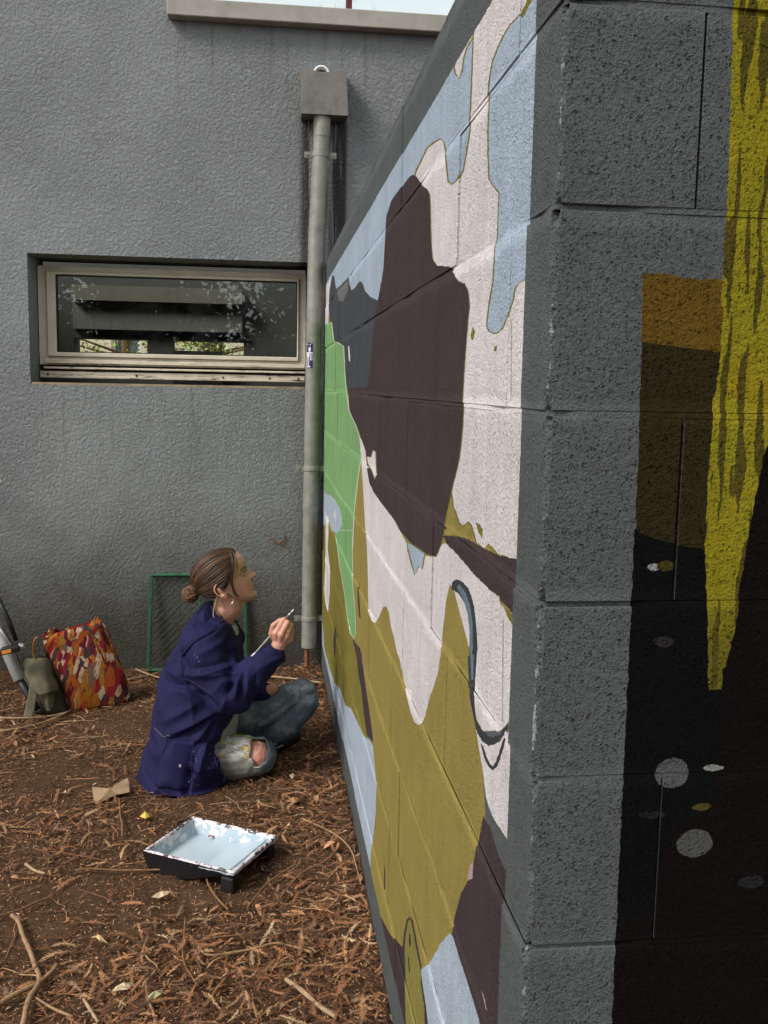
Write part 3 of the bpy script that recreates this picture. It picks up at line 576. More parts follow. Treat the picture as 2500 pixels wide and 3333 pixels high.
# mortar beds (slightly recessed, uneven) and core
for i in range(1, len(JZ) - 1):
    bm = bmesh.new(); z = JZ[i]; seg = 60
    prof = [(XW + .0004, YF - .003 - (YF - YN - .005) * k / seg) for k in range(seg + 1)] + [(XW + .0004 + .02 * k, YN + .0004) for k in range(1, 100)]
    r = []
    for k, (x, y) in enumerate(prof):
        d = max(0, noise.noise(V((x * 7, y * 7, z * 3))) - .20) * .016 + .0005 * noise.noise(V((x * 30, y * 30, z))) - .0003
        if abs(x - XW) < .03 and y < YN + .06: d += .004 * rnd.random()
        if k < seg: d += max(0, .0006 + .0034 * noise.noise(V((y * 3.5, z * 9, 8))))
        ox, oy = (d, 0) if y > YN + .01 else (0, d)
        if k == seg: ox = oy = d
        r.append([bm.verts.new((x + ox, y + oy, z - gh)), bm.verts.new((x + ox, y + oy, z + gh))])
    for k in range(len(r) - 1):
        f = bm.faces.new((r[k][0], r[k+1][0], r[k+1][1], r[k][1])); f.material_index = 0 if k < seg else 1
    put(obj('mortar_bed', bm, [m_mural, m_end]), wallm)
bm = bmesh.new(); box(bm, (XW + .012, YN + .012, -.2), (XW + TH - .004, YF - .003, 2.06)); box(bm, (XW + .013, YN + .013, -.2), (XW + 2.0, YN + TH - .004, 2.06))
put(obj('mortar_core', bm, simple('dark_open_joint', (0.02, 0.02, 0.02), .95)), wallm)
# ------------------------------------------------------------------ dry needle litter
def gz(x, y): return ground_h(x, y) if (-2.5 < x < .6 and 1.3 < y < 5.1) else -0.004
TINTS = np.array([(0.33,0.15,0.070), (0.43,0.215,0.105), (0.23,0.105,0.05), (0.48,0.29,0.155), (0.13,0.060,0.032), (0.07,0.035,0.02), (0.27,0.165,0.095), (0.54,0.38,0.23)])
TW = np.array([.17, .12, .18, .06, .20, .14, .10, .03])
def spots(n, clump=True):
    out = []
    while len(out) < n:
        x = rng.uniform(-2.0, XW - .006); y = 1.55 + (4.95 - 1.55) * rng.random() ** 1.15
        d = 0.30 + 0.9 * noise.noise(V((x * 2.4, y * 2.4, 5.0))) + 0.9 * max(0, (x + .12) / .42) + (0.25 if y < 2.45 and x > -.4 else 0)
        d *= 1 - 0.75 * math.exp(-(((x + .33) / .22) ** 2 + ((y - 3.12) / .16) ** 2)) - 0.5 * math.exp(-(((x + .45) / .16) ** 2 + ((y - 2.72) / .14) ** 2))
        if not clump: d = 0.35 + d * .8
        if rng.random() < d: out.append((x, y, d))
    return out
def frame_for(yaw, pitch, roll):
    return np.array(Matrix.Rotation(yaw, 3, 'Z') @ Matrix.Rotation(pitch, 3, 'Y') @ Matrix.Rotation(roll, 3, 'X'))
def sprig_template(L, N, nl, curve, r):
    vs_, fs = [], []
    P = lambda t: np.array([L * t, curve * L * math.sin(t * 2.2), 0.08 * L * math.sin(t * 3)])
    for k in range(5):
        p = P(k / 4); wd = .0011 * (1.1 - k / 5)
        vs_ += [p + (0, wd, .0006), p - (0, wd, -.0006)]
        if k: b = len(vs_); fs += [(b-4, b-3, b-1), (b-4, b-1, b-2)]
    for k in range(N):
        t = 0.08 + 0.9 * k / N; p = P(t); tg = P(min(1, t + .03)) - P(t); tg /= np.linalg.norm(tg)
        ln = nl * (0.45 + 0.75 * math.sin(math.pi * min(1, t * .9 + .12))) * r.uniform(.7, 1.15)
        for s_ in (-1, 1):
            if r.random() < .10: continue
            sd = np.array([-tg[1], tg[0], 0]) * s_
            a = r.uniform(.75, 1.05); d = tg * math.cos(a) + sd * math.sin(a); d[2] += r.uniform(-.2, .25)
            wd = .0010
            b = len(vs_); vs_ += [p - tg * wd, p + tg * wd, p + d * ln * .6 + tg * wd * .9, p + d * ln]; fs += [(b, b+1, b+2), (b, b+2, b+3)]
    return np.array(vs_), np.array(fs)
def scatter(name, templates, places, zr, tilt, scl, mat):
    VV, FF, TT = [], [], []; base = 0
    for (x, y, d) in places:
        tv, tf = templates[rng.integers(len(templates))]
        M = frame_for(rng.uniform(0, 6.28), rng.normal(0, tilt), rng.normal(0, tilt)); s_ = rng.uniform(*scl)
        if rng.random() < .35: tv = tv * np.array([1, 1, -1])
        p = tv @ M.T * s_; z = gz(x, y) + rng.uniform(0, zr) * min(1.2, .3 + d) - p[:, 2].min() * .6
        p = p + (x, y, z); p[:, 0] = np.minimum(p[:, 0], XW - .004); p[:, 1] = np.minimum(p[:, 1], YF - .004)
        VV.append(p); FF.append(tf + base); base += len(tv)
        c = TINTS[rng.choice(len(TINTS), p=TW)] * rng.uniform(.55, 1.35)
        TT.append(np.repeat(c[None], len(tv), 0))
    me = np_mesh(name, np.concatenate(VV), np.concatenate(FF), np.concatenate(TT))
    return obj(name, me, mat)
def mat_tint(name, rough=.75, trans=True):
    s = NT(name, rough, .25); c = s.attr(); p = s.pos()
    g = s.ramp(s.noise(p, 150, 3, .6), [(.3, .7), (.7, 1.2)]); s.color(s.mix(1.0, c, g, 'MULTIPLY')); return s.m
m_litter = mat_tint('dry_needles')
temps = [sprig_template(rnd.uniform(.04, .085), rnd.randint(15, 24), rnd.uniform(.0065, .0095), rnd.uniform(-.25, .25), rnd) for _ in range(18)]
o = scatter('needle_sprig_litter', temps, spots(7600), .020, .17, (.4, 1.2), m_litter)
tag(o, 'dry reddish brown conifer sprigs strewn over the soil', 'litter', kind='stuff')
flat = []
for k in range(10):
    L = rnd.uniform(.006, .017); wd = rnd.uniform(.0007, .0018)
    flat.append((np.array([(-L/2, 0, 0), (0, -wd, .001), (L/2, 0, 0), (0, wd, .0005)]), np.array([(0, 1, 2), (0, 2, 3)])))
o = scatter('loose_needle_litter', flat, spots(75000, False), .010, .30, (.8, 1.3), m_litter)
tag(o, 'fine loose brown needles and crumbs on the soil', 'litter', kind='stuff')
scl = []
for k in range(8):    # curled flat scale leaves and bark flakes
    L = rnd.uniform(.018, .04); wd = rnd.uniform(.004, .009); n = 5; vs_ = []; fs = []
    for i in range(n):
        t = i / (n - 1); ww = wd * math.sin(math.pi * (0.12 + .8 * t)); z = .010 * math.sin(t * 3) + .003 * i
        vs_ += [(L * (t - .5), -ww, z + .003), (L * (t - .5), ww, z)]
        if i: b = 2 * i; fs += [(b-2, b-1, b+1), (b-2, b+1, b)]
    scl.append((np.array(vs_), np.array(fs)))
o = scatter('bark_flake_litter', scl, spots(420, False), .012, .3, (.6, 1.2), m_litter)
tag(o, 'curled tan bark flakes and dead leaves on the soil', 'litter', kind='stuff')
tw = []
for k in range(14):   # thin twigs
    L = rnd.uniform(.05, .22); bm = bmesh.new(); pts = [V((0, 0, 0))]; a = 0
    for i in range(6):
        a += rnd.gauss(0, .25); pts.append(pts[-1] + V((math.cos(a), math.sin(a), rnd.gauss(0, .06))) * L / 6)
    tube(bm, pts, [rnd.uniform(.0010, .0019) * (1 - .09 * i) for i in range(7)], 4, cap=False); bmesh.ops.triangulate(bm, faces=bm.faces[:])
    bm.verts.index_update(); tw.append((np.array([v.co[:] for v in bm.verts]), np.array([[v.index for v in f.verts] for f in bm.faces]))); bm.free()
o = scatter('thin_twig_litter', tw, spots(480, False), .016, .06, (.7, 1.2), m_litter)
tag(o, 'thin dry twigs lying among the needles', 'twigs', kind='stuff')

# ------------------------------------------------------------------ sticks that can be told apart
def mat_bark(name, col):
    s = NT(name, .85, .2); p = s.pos()
    c = s.ramp(s.noise(p, 60, 6, .7), [(.25, tuple(v * .45 for v in col)), (.55, col), (.8, tuple(v * 1.35 for v in col))])
    s.color(c); s.bump(s.noise(p, 150, 4, .7), .5, .002); return s.m
mb1 = mat_bark('tan_bark', (0.30, 0.19, 0.105)); mb2 = mat_bark('brown_bark', (0.20, 0.105, 0.05)); mb3 = mat_bark('pale_wood', (0.36, 0.25, 0.15))
def stick(label, pts, r0, r1, mat, lift=.016, twig=0):
    base = V((pts[0][0], pts[0][1], gz(*pts[0])))
    P = smooth_path([(x, y, gz(x, y) + lift + r0) for x, y in pts], 4)
    n = len(P); bm = bmesh.new()
    tube(bm, [p - base for p in P], [(r0 + (r1 - r0) * i / (n - 1)) * rnd.uniform(.88, 1.14) for i in range(n)], 8)
    o = obj('stick', bm, mat, smooth=True); o.location = base
    return tag(o, label, 'stick', 'sticks lying on the needle litter')
ST = [("thick crooked tan stick lying on bare soil, longest of the sticks", [(-0.684,2.578),(-0.66,2.55),(-0.63,2.479),(-0.596,2.405),(-0.569,2.341),(-0.547,2.291),(-0.542,2.249),(-0.546,2.2),(-0.546,2.157),(-0.542,2.12),(-.536,2.05)], .0058, .0068, mb1),
 ("brown stick crossing under the thick crooked stick", [(-0.514,2.336),(-0.523,2.304),(-0.54,2.269),(-0.556,2.245),(-0.584,2.213),(-0.63,2.16),(-.70,2.09)], .0055, .006, mb1),
 ("thin zigzag twig on open soil between crooked stick and hooked twig", [(-0.304,2.468),(-0.309,2.396),(-0.304,2.367),(-0.288,2.332),(-0.264,2.297),(-0.28,2.255),(-0.283,2.23),(-0.273,2.174),(-0.256,2.129),(-0.244,2.08)], .0022, .0034, mb1),
 ("reddish hooked twig on the soil in front of the tray", [(-0.214,2.529),(-0.21,2.441),(-0.207,2.358),(-0.196,2.301),(-0.176,2.251),(-0.158,2.208)], .003, .0022, mb2),
 ("short straight stub of pale wood on open soil", [(-0.714,2.864),(-0.679,2.826),(-0.643,2.8)], .0045, .0042, mb3),
 ("short twig below the scrap of paper", [(-0.504,3.312),(-0.48,3.177),(-0.466,3.117),(-0.454,3.033)], .0035, .0035, mb2),
 ("long dark stick lying flat beside the tray", [(-0.56,2.816),(-0.517,2.824),(-0.441,2.821),(-0.363,2.811),(-0.251,2.801)], .0028, .0035, mb2),
 ("pale thick twig among sprigs near the foot of the mural wall", [(0.053,2.218),(0.085,2.178),(0.113,2.133),(0.133,2.096),(0.165,2.05)], .0058, .005, mb3),
 ("broken flat wood splinter on the litter", [(-0.091,2.238),(-0.112,2.196),(-0.131,2.144),(-0.142,2.138)], .005, .006, mb2),
 ("slender curved branch from behind the tray to the mural wall", [(0.126,3.094),(0.156,3.051),(0.204,2.985),(0.244,2.905),(0.268,2.821),(0.275,2.723),(0.278,2.631)], .0034, .002, mb1),
 ("straight twig leaning out from under the tray's shallow end", [(-0.047,2.575),(0.001,2.691),(0.048,2.752),(0.101,2.795)], .0024, .003, mb2),
 ("bowed twig over sprigs between tray and mural wall", [(0.046,2.617),(0.074,2.685),(0.118,2.746),(0.192,2.798),(0.242,2.884)], .0022, .0032, mb2),
 ("long wavy brown twig lying across the sprigs", [(-0.169,2.386),(-0.143,2.342),(-0.079,2.35),(-0.019,2.365),(0.03,2.382),(0.083,2.363),(0.122,2.335)], .003, .0034, mb1),
 ("twig running from the tray leg over the needles", [(-0.171,2.761),(-0.161,2.697),(-0.132,2.624),(-0.099,2.563)], .003, .0035, mb2),
 ("thin straight twig above the long wavy twig", [(-0.183,2.409),(-0.123,2.422),(-0.061,2.431),(-0.007,2.441)], .0022, .0026, mb2),
 ("long branch lying in front of the patchwork bag", [(-1.134,4.193),(-1.04,4.186),(-0.976,4.21),(-0.911,4.235),(-0.86,4.268)], .005, .004, mb1),
 ("thick branch lying in front of the olive bag", [(-1.088,4.015),(-1.007,4.048),(-0.937,4.138),(-0.884,4.218),(-0.854,4.282)], .006, .0045, mb1),
 ("pale twig between the patchwork bag and the green frame", [(-0.673,4.719),(-0.596,4.788),(-0.527,4.85)], .004, .003, mb3),
 ("twig crossing in front of the green mesh frame", [(-0.655,4.906),(-0.579,4.824),(-0.529,4.765),(-.46,4.70)], .005, .004, mb1),
 ("curved bare branch on soil below the olive bag", [(-1.008,3.909),(-0.973,4.02),(-0.915,4.082)], .005, .004, mb2),
 ("long pale twig along the foot of the wall beside the downpipe", [(0.28,4.56),(0.16,4.66),(0.02,4.74),(-.08,4.80)], .004, .005, mb3),
 ("grey twig beside the raised knee", [(0.27,4.24),(0.2,4.30),(0.12,4.36),(0.02,4.44)], .0045, .005, mb1),
 ("thin brown twig on bare soil beyond the thick crooked stick", [(-0.76,2.56),(-0.678,2.61),(-0.629,2.653),(-0.59,2.685)], .0025, .003, mb2),
 ("short twig end poking out beside the crooked stick", [(-0.532,2.194),(-0.482,2.151),(-0.436,2.123)], .003, .0035, mb1),
 ("forked twig end on the soil near the short twig", [(-0.422,2.183),(-0.399,2.143),(-0.375,2.10)], .0035, .004, mb3)]
for a in ST: stick(*a)

bm = bmesh.new(); vb = V((-.02, YF - .004, .75))
for pts in ([(0.0100, 4.9650, 0.6930), (0.0460, 4.9600, 0.6610), (0.0890, 4.9650, 0.6450), (0.1210, 4.9620, 0.6200)], [(0.0890, 4.9650, 0.6450), (0.0990, 4.9620, 0.6750), (0.0950, 4.9660, 0.7000)], [(0.0710, 4.9650, 0.6530), (0.0900, 4.9660, 0.6680)]):
    tube(bm, [p - vb for p in smooth_path(pts, 4)], .0028, 5)
o = obj('dry_vine', bm, mb2); o.location = vb; tag(o, 'dry brown vine stem clinging to the grey wall above the head', 'vine')

# ------------------------------------------------------------------ paint tray
m_black = simple('black_plastic', (0.012, 0.011, 0.013), .45, .3, 30, .1)
def mat_tray():
    s = NT('paint_smeared_tray', .5, .4); p = s.objpos(); x, y, z = s.xyz(p)
    n1 = s.noise(p, 26, 5, .65); n2 = s.noise(s.vadd(p, (5, 2, 1)), 60, 4, .7)
    col = s.mix(s.step(n1, .50, .56), (0.28, 0.37, 0.45), (0.54, 0.56, 0.58))
    col = s.mix(s.step(n2, .70, .76), col, (0.05, 0.05, 0.06))
    rim = s.step(z, .062, .070)
    rc = s.mix(s.step(s.noise(s.vadd(p, (1, 7, 3)), 34, 4, .7), .56, .60), (0.68, 0.64, 0.66), (0.30, 0.06, 0.10))
    rc = s.mix(s.step(s.noise(s.vadd(p, (9, 1, 3)), 48, 5, .75), .49, .55), rc, (0.02, 0.02, 0.022))
    s.color(s.mix(rim, col, rc)); s.bump(s.noise(p, 70, 4, .6), .35, .003); s.rough(.45); return s.m
def mat_wet():
    s = NT('wet_light_blue_paint', .28, .5); p = s.objpos(); x, y, z = s.xyz(p)
    c = s.ramp(s.noise(p, 9, 3, .5), [(.3, (0.38, 0.48, 0.56)), (.7, (0.48, 0.57, 0.63))])
    c = s.mix(s.step(s.noise(p, 45, 5, .7), .66, .70), c, (0.75, 0.76, 0.76)); s.color(c); s.bump(s.noise(p, 40, 4, .6), .12, .002); return s.m
o0 = V((-0.361, 2.825, 0)); eu = V((0.272, -0.160, 0)); ev = V((0.135, 0.216, 0)); TL, TWd = eu.length, ev.length; eu.normalize(); ev.normalize()
tray = empty('paint_tray', o0 + V((0, 0, gz(o0.x, o0.y) + .002)))
tag(tray, 'black plastic paint tray filled with light blue paint, rim crusted white and pink', 'tray')
Mt = Matrix((eu, ev, V((0, 0, 1)))).transposed().to_4x4()
tray.rotation_euler = Mt.to_euler()
# profile of floor along u: deep well then ramp
def fz(u): return 0.012 if u < .44 else 0.012 + (u - .44) / .52 * .048
nu, nv = 26, 12; bm = bmesh.new(); top = .075; grid = {}
ins = .012
for i in range(nu + 1):
    for j in range(nv + 1):
        u = i / nu; v = j / nv
        x = ins + .004 + u * (TL - 2 * ins - .008); y = ins + .004 + v * (TWd - 2 * ins - .008)
        grid[i, j] = bm.verts.new((x, y, fz(u)))
for i in range(nu):
    for j in range(nv): bm.faces.new((grid[i, j], grid[i+1, j], grid[i+1, j+1], grid[i, j+1]))
edge = [(i, 0) for i in range(nu)] + [(nu, j) for j in range(nv)] + [(i, nv) for i in range(nu, 0, -1)] + [(0, j) for j in range(nv, 0, -1)]
def rimpt(i, j, off, z):
    u = i / nu; v = j / nv; return (TL * u + (u - .5) * off * 2 * (1 if True else 0), TWd * v + (v - .5) * off * 2, z)
r1 = [bm.verts.new((ins * .7 + (TL - 1.4 * ins) * i / nu, ins * .7 + (TWd - 1.4 * ins) * j / nv, top - .004 + rnd.uniform(-.001, .001))) for i, j in edge]
r2 = [bm.verts.new((ins * .3 + (TL - .6 * ins) * i / nu, ins * .3 + (TWd - .6 * ins) * j / nv, top + rnd.uniform(-.001, .0012))) for i, j in edge]
r3 = [bm.verts.new((-.002 + (TL + .004) * i / nu, -.002 + (TWd + .004) * j / nv, top - .004 + rnd.uniform(-.0015, .001))) for i, j in edge]
r4 = [bm.verts.new((-.001 + (TL + .002) * i / nu, -.001 + (TWd + .002) * j / nv, top - .013 + rnd.uniform(-.002, .002))) for i, j in edge]
ge = [grid[e] for e in edge]; n = len(edge)
for a, b in ((ge, r1), (r1, r2), (r2, r3), (r3, r4)):
    for k in range(n): bm.faces.new((a[k], a[(k + 1) % n], b[(k + 1) % n], b[k]))
bmesh.ops.recalc_face_normals(bm, faces=bm.faces[:])
obj('basin', bm, mat_tray(), tray, smooth=True)
# black outer shell: tapered sides following the floor, with an arch under the ramp
bm = bmesh.new(); A_, B_ = [], []
for i, j in edge:
    u, v = i / nu, j / nv
    dep = max(0.002, fz(u) - .006) if 0 < u < 1 or True else 0
    A_.append(bm.verts.new((-.0035 + (TL + .007) * u, -.0035 + (TWd + .007) * v, top - .0035 + .002 * noise.noise(V((u * 14, v * 14, 3))))))
    B_.append(bm.verts.new((.014 + (TL - .028) * u, .010 + (TWd - .020) * v, .0 if u < .42 else min(.050, dep))))
for k in range(n): bm.faces.new((A_[k], A_[(k + 1) % n], B_[(k + 1) % n], B_[k]))
bmesh.ops.recalc_face_normals(bm, faces=bm.faces[:])
obj('shell', bm, m_black, tray)
for v in (0, 1):
    bm = bmesh.new(); y0 = .006 if v == 0 else TWd - .046
    q = box(bm, (TL - .048, y0, -.002), (TL - .004, y0 + .040, .0485))[0]
    for vt in q[:4]: vt.co.x += -.002; vt.co.y += .004 if v else -.000
    bevel(bm, .006, 2); obj('leg', bm, m_black, tray)
bm = bmesh.new(); px = lambda u, v: (.017 + u * (TL - .034), .017 + v * (TWd - .034))
ns = 30; R_ = []
for i in range(ns + 1):
    u = i / ns * .96; z = max(.024, fz(u) + .0022); a = px(u, 0); b = px(u, 1)
    R_.append([bm.verts.new((a[0], a[1] + (b[1] - a[1]) * k / 8, z + .0006 * noise.noise(V((u * 9, k, 2))))) for k in range(9)])
for i in range(ns):
    for k in range(8): bm.faces.new((R_[i][k], R_[i+1][k], R_[i+1][k+1], R_[i][k+1]))
obj('paint', bm, mat_wet(), tray, smooth=True)
bm = bmesh.new(); tube(bm, smooth_path([(.006, .19, .070), (-.020, .20, .066), (-.026, .225, .062), (-.006, .24, .066)], 4), .0035, 6); obj('hook', bm, m_black, tray)

# ------------------------------------------------------------------ scrap of paper, yellow leaf
m_paper = simple('brown_paper', (0.27, 0.185, 0.11), .8, .25, 30, .2)
def sheet(name, pts, zs, mat, label, cat, t=.0008):
    bm = bmesh.new(); base = V((pts[0][0], pts[0][1], gz(*pts[0])))
    c = V((sum(p[0] for p in pts) / len(pts), sum(p[1] for p in pts) / len(pts), gz(*pts[0]) + .03 + sum(zs) / len(zs) * .4)) - base
    vs_ = [bm.verts.new(V((x, y, gz(x, y) + .014 + z)) - base) for (x, y), z in zip(pts, zs)]; cv = bm.verts.new(c)
    for k in range(len(vs_)): bm.faces.new((vs_[k], vs_[(k + 1) % len(vs_)], cv))
    bmesh.ops.subdivide_edges(bm, edges=bm.edges[:], cuts=2, smooth=.2)
    o = obj(name, bm, mat); o.location = base; m = o.modifiers.new('t', 'SOLIDIFY'); m.thickness = t
    return tag(o, label, cat)
sheet('paper_scrap', [(-.613,3.408),(-.56,3.375),(-.511,3.422),(-.49,3.432),(-.474,3.353),(-.52,3.356),(-.545,3.33),(-.58,3.291),(-.597,3.34)], [.01,.0,.022,.03,.012,.0,.0,.0,.004], m_paper, 'torn scrap of brown paper on the soil behind the jacket', 'paper')
sheet('fallen_leaf', [(-.415,3.165),(-.405,3.185),(-.388,3.183),(-.382,3.166),(-.395,3.152)], [.004,.006,.002,.004,.002], simple('yellow_leaf', (0.55, 0.40, 0.06), .6), 'small yellow leaf on the soil between paper scrap and tray', 'leaf')
for lab, x, y, c in (('pale buff leaf spray on the soil beside the crooked stick', -.335, 2.225, (0.52,0.42,0.27)), ('light tan upright sprig leaf on the soil', -.43, 2.45, (0.50,0.36,0.18)), ('whitish dead leaf on the soil near the tray leg', -.29, 2.66, (0.48,0.37,0.25)), ('cream curled leaf beside the right knee', .105, 3.47, (0.50,0.40,0.27)), ('large orange brown leaf between knee and mural wall', .10, 3.24, (0.42,0.22,0.10)), ('greenish dry leaf tuft near the short straight stub', -.255, 2.18, (0.36,0.33,0.18))):
    a = rnd.uniform(0, 3.1); pts = []
    for k in range(9):
        t = 2 * math.pi * k / 9; r_ = (.032 if k % 2 else .020); pts.append((x + math.cos(a) * r_ * math.cos(t) - math.sin(a) * r_ * .4 * math.sin(t), y + math.sin(a) * r_ * math.cos(t) + math.cos(a) * r_ * .4 * math.sin(t)))
    sheet('fallen_leaf', pts, [rnd.uniform(0, .012) for _ in pts], simple('dry_leaf', c, .75, .3, 80), lab, 'leaf', .0005)

# ------------------------------------------------------------------ green mesh frame against the wall
m_green = simple('dark_green_paint', (0.020, 0.085, 0.045), .45, .3, 30)
gf = empty('mesh_frame', (-.345, 4.93, 0)); tag(gf, 'dark green square metal frame with wire mesh leaning on the grey wall', 'frame')
c00, c10, c01, c11 = V((-.592, 4.905, .004)), V((-.098, 4.935, .004)), V((-.574, 4.950, .490)), V((-.105, 4.958, .490))
def bar(a, b, w_, name):
    bm = bmesh.new(); tube(bm, [a, b], w_, 4); bevel(bm, .0015); put(obj(name, bm, m_green), gf)
for a, b in ((c00, c01), (c10, c11), (c01, c11), (c00, c10)): bar(a, b, .0115, 'frame_bar')
bar(c01.lerp(c11, .52) + V((0, .004, 0)), c00.lerp(c10, .52) + V((0, .004, 0)), .008, 'frame_bar')
bm = bmesh.new(); n = 13
G_ = lambda u, v: (c00.lerp(c10, u)).lerp(c01.lerp(c11, u), v)
for k in range(-n, n + 1):
    for s_ in (0, 1):
        pts = []
        for q in range(n * 4 + 1):
            v = q / (n * 4); u = (k / n + v) if s_ == 0 else (k / n + 1 - v)
            if 0 <= u <= 1: pts.append(G_(u, v))
        if len(pts) > 1: tube(bm, [pts[0], pts[-1]], .0011, 4, cap=False)
put(obj('wire_mesh', bm, simple('dull_dark_wire', (0.05, 0.06, 0.05), .6)), gf)

# ------------------------------------------------------------------ patchwork bag
def mat_patch():
    s = NT('patchwork_cloth', .9, .15); p = s.objpos()
    q = s.vadd(p, s.scale(s.noise(p, 12, 2, .5, out=1), (.05, .05, .05)))
    ang = s.n('VectorRotate', {'Vector': q, 'Axis': (0, 1, 0), 'Angle': -0.26}, rotation_type='AXIS_ANGLE').outputs[0]
    vs1 = s.n('TexVoronoi', {'Vector': s.scale(ang, (58, 58, 4.0)), 'Scale': 1.0}); r = s.n('SeparateColor', {0: vs1.outputs['Color']}).outputs[0]
    col = s.ramp(r, [(0.0, (0.24,0.010,0.013)), (.14, (0.33,0.080,0.010)), (.28, (0.30,0.13,0.016)), (.44, (0.10,0.009,0.014)), (.58, (0.42,0.31,0.21)), (.70, (0.035,0.030,0.034)), (.80, (0.30,0.060,0.012)), (.92, (0.13,0.09,0.07))], 'CONSTANT')
    st = s.noise(s.scale(ang, (150, 150, 14)), 1, 3, .6); col = s.mix(s.step(st, .52, .62), col, s.mix(.65, col, (0.06, 0.03, 0.03)))
    s.color(s.mix(1.0, col, s.ramp(s.noise(p, 200, 3, .6), [(.3, .75), (.7, 1.15)]), 'MULTIPLY')); s.bump(s.noise(s.scale(ang, (300, 300, 120)), 1, 3, .6), .6, .003); return s.m
m_patch = mat_patch()
bag = empty('patchwork_bag', (-.76, 4.43, gz(-.76, 4.43))); tag(bag, 'red and orange patchwork cloth bag slumped against nothing by the grey wall', 'bag')
bag['label'] = 'red and orange patchwork cloth tote bag standing on the soil'
ua = V((math.cos(.42), math.sin(.42), 0)); ub = V((-math.sin(.42), math.cos(.42), 0))
bm = bmesh.new(); rings = []; NB = 44; lev = 16
for k in range(lev + 1):
    t = k / lev; hw = .140 - .018 * t + .012 * math.sin(t * 3.1); hd = .085 - .045 * t + .015 * math.sin(t * 3.1); cx = V((-.105 * t + .012 * math.sin(t * 5), .01 * t, .355 * t))
    ring_ = []
    for a in range(NB):
        th = 2 * math.pi * a / NB; c_, s_ = math.cos(th), math.sin(th); e = .5
        x = math.copysign(abs(c_) ** e, c_) * hw; y = math.copysign(abs(s_) ** e, s_) * hd
        wob = 1 + .05 * noise.noise(V((th * 2, t * 4, 1))) + .025 * math.sin(th * 9 + t * 3)
        zz = cx.z + (.028 * t * t) * (x / hw) + (.012 * math.sin(th * 3 + 1) * t ** 4) - (.0 if t < .95 else 0)
        if k == 0: zz = 0.0
        pnt = V((cx.x, cx.y, 0)) + ua * x * wob + ub * y * wob; ring_.append(bm.verts.new((pnt.x, pnt.y, zz)))
    rings.append(ring_)
for k in range(lev):
    for a in range(NB): bm.faces.new((rings[k][a], rings[k][(a+1) % NB], rings[k+1][(a+1) % NB], rings[k+1][a]))
inner = [bm.verts.new(v.co * 0 + V((v.co.x, v.co.y, v.co.z - .10)) + (V((-.105, .01, 0)) - V((v.co.x, v.co.y, 0))) * .12) for v in rings[-1]]
for a in range(NB): bm.faces.new((rings[-1][a], rings[-1][(a+1) % NB], inner[(a+1) % NB], inner[a]))
bm.faces.new(rings[0][::-1]); bm.faces.new(inner)
obj('bag_body', bm, m_patch, bag, smooth=True)
def handle(pts, r_):
    bm = bmesh.new(); tube(bm, [V(p) - bag.location for p in smooth_path(pts, 6)], r_, 6, squash=.5); obj('handle', bm, m_patch, bag, smooth=True)
handle([(-0.9480, 4.3300, 0.3350), (-0.9980, 4.3300, 0.3380), (-1.0160, 4.3200, 0.3080), (-1.0150, 4.3200, 0.2530), (-0.9950, 4.3200, 0.2120), (-0.9590, 4.3300, 0.1830)], .0075)
handle([(-0.7420, 4.4200, 0.3840), (-0.7120, 4.4300, 0.3370), (-0.6950, 4.4400, 0.2610), (-0.6720, 4.4400, 0.1770), (-0.6780, 4.4300, 0.1460), (-0.7150, 4.4000, 0.1790), (-0.7390, 4.3700, 0.2500), (-0.7550, 4.3600, 0.3040), (-0.7830, 4.3600, 0.3660)], .0075)
handle([(-0.9550, 4.3600, 0.3480), (-0.9650, 4.4200, 0.3450), (-0.9470, 4.4500, 0.3430), (-0.9300, 4.4500, 0.3320)], .007)

# ------------------------------------------------------------------ crumpled olive bag
def mat_canvas():
    s = NT('olive_canvas', .9, .15); p = s.objpos(); c = s.ramp(s.noise(p, 16, 5, .6), [(.3, (0.085,0.078,0.050)), (.7, (0.135,0.125,0.085))]); s.color(c); s.bump(s.noise(p, 400, 2, .5), .3, .001); return s.m
m_olive = mat_canvas()
ol = empty('olive_bag', (-.96, 4.35, gz(-.96, 4.35))); tag(ol, 'crumpled olive canvas satchel collapsed beside the patchwork bag', 'bag')
def cloth(name, rows, par, mat, amp=.006, sub_=5):
    """sheet through rows of world points, gently crumpled"""
    rr = [smooth_path(r_, sub_) for r_ in rows]; m_ = len(rr[0]); cols = [smooth_path([r_[k] for r_ in rr], sub_) for k in range(m_)]
    bm = bmesh.new(); g = [[bm.verts.new(p + V((0, amp * noise.noise(p * 22), amp * noise.noise(p * 17 + V((3, 3, 3))))) - par.location) for p in c] for c in cols]
    for i in range(len(g) - 1):
        for j in range(len(g[0]) - 1): bm.faces.new((g[i][j], g[i+1][j], g[i+1][j+1], g[i][j+1]))
    o = obj(name, bm, mat, par, smooth=True); md = o.modifiers.new('t', 'SOLIDIFY'); md.thickness = .003; return o
cloth('flap', [[(-1.0650, 4.3400, 0.2330), (-1.0200, 4.3300, 0.2480), (-0.9720, 4.3300, 0.2440), (-0.9480, 4.3700, 0.2120)], [(-1.0640, 4.3000, 0.2040), (-1.0070, 4.2700, 0.2070), (-0.9650, 4.2700, 0.1960), (-0.9360, 4.3300, 0.1620)], [(-1.0340, 4.2600, 0.1650), (-0.9830, 4.2200, 0.1620), (-0.9390, 4.2300, 0.1530), (-0.9140, 4.3100, 0.1270)], [(-1.0070, 4.2400, 0.1210), (-0.9610, 4.2000, 0.1130), (-0.9240, 4.2200, 0.1130), (-0.9070, 4.3000, 0.1000)]], ol, m_olive, .014)
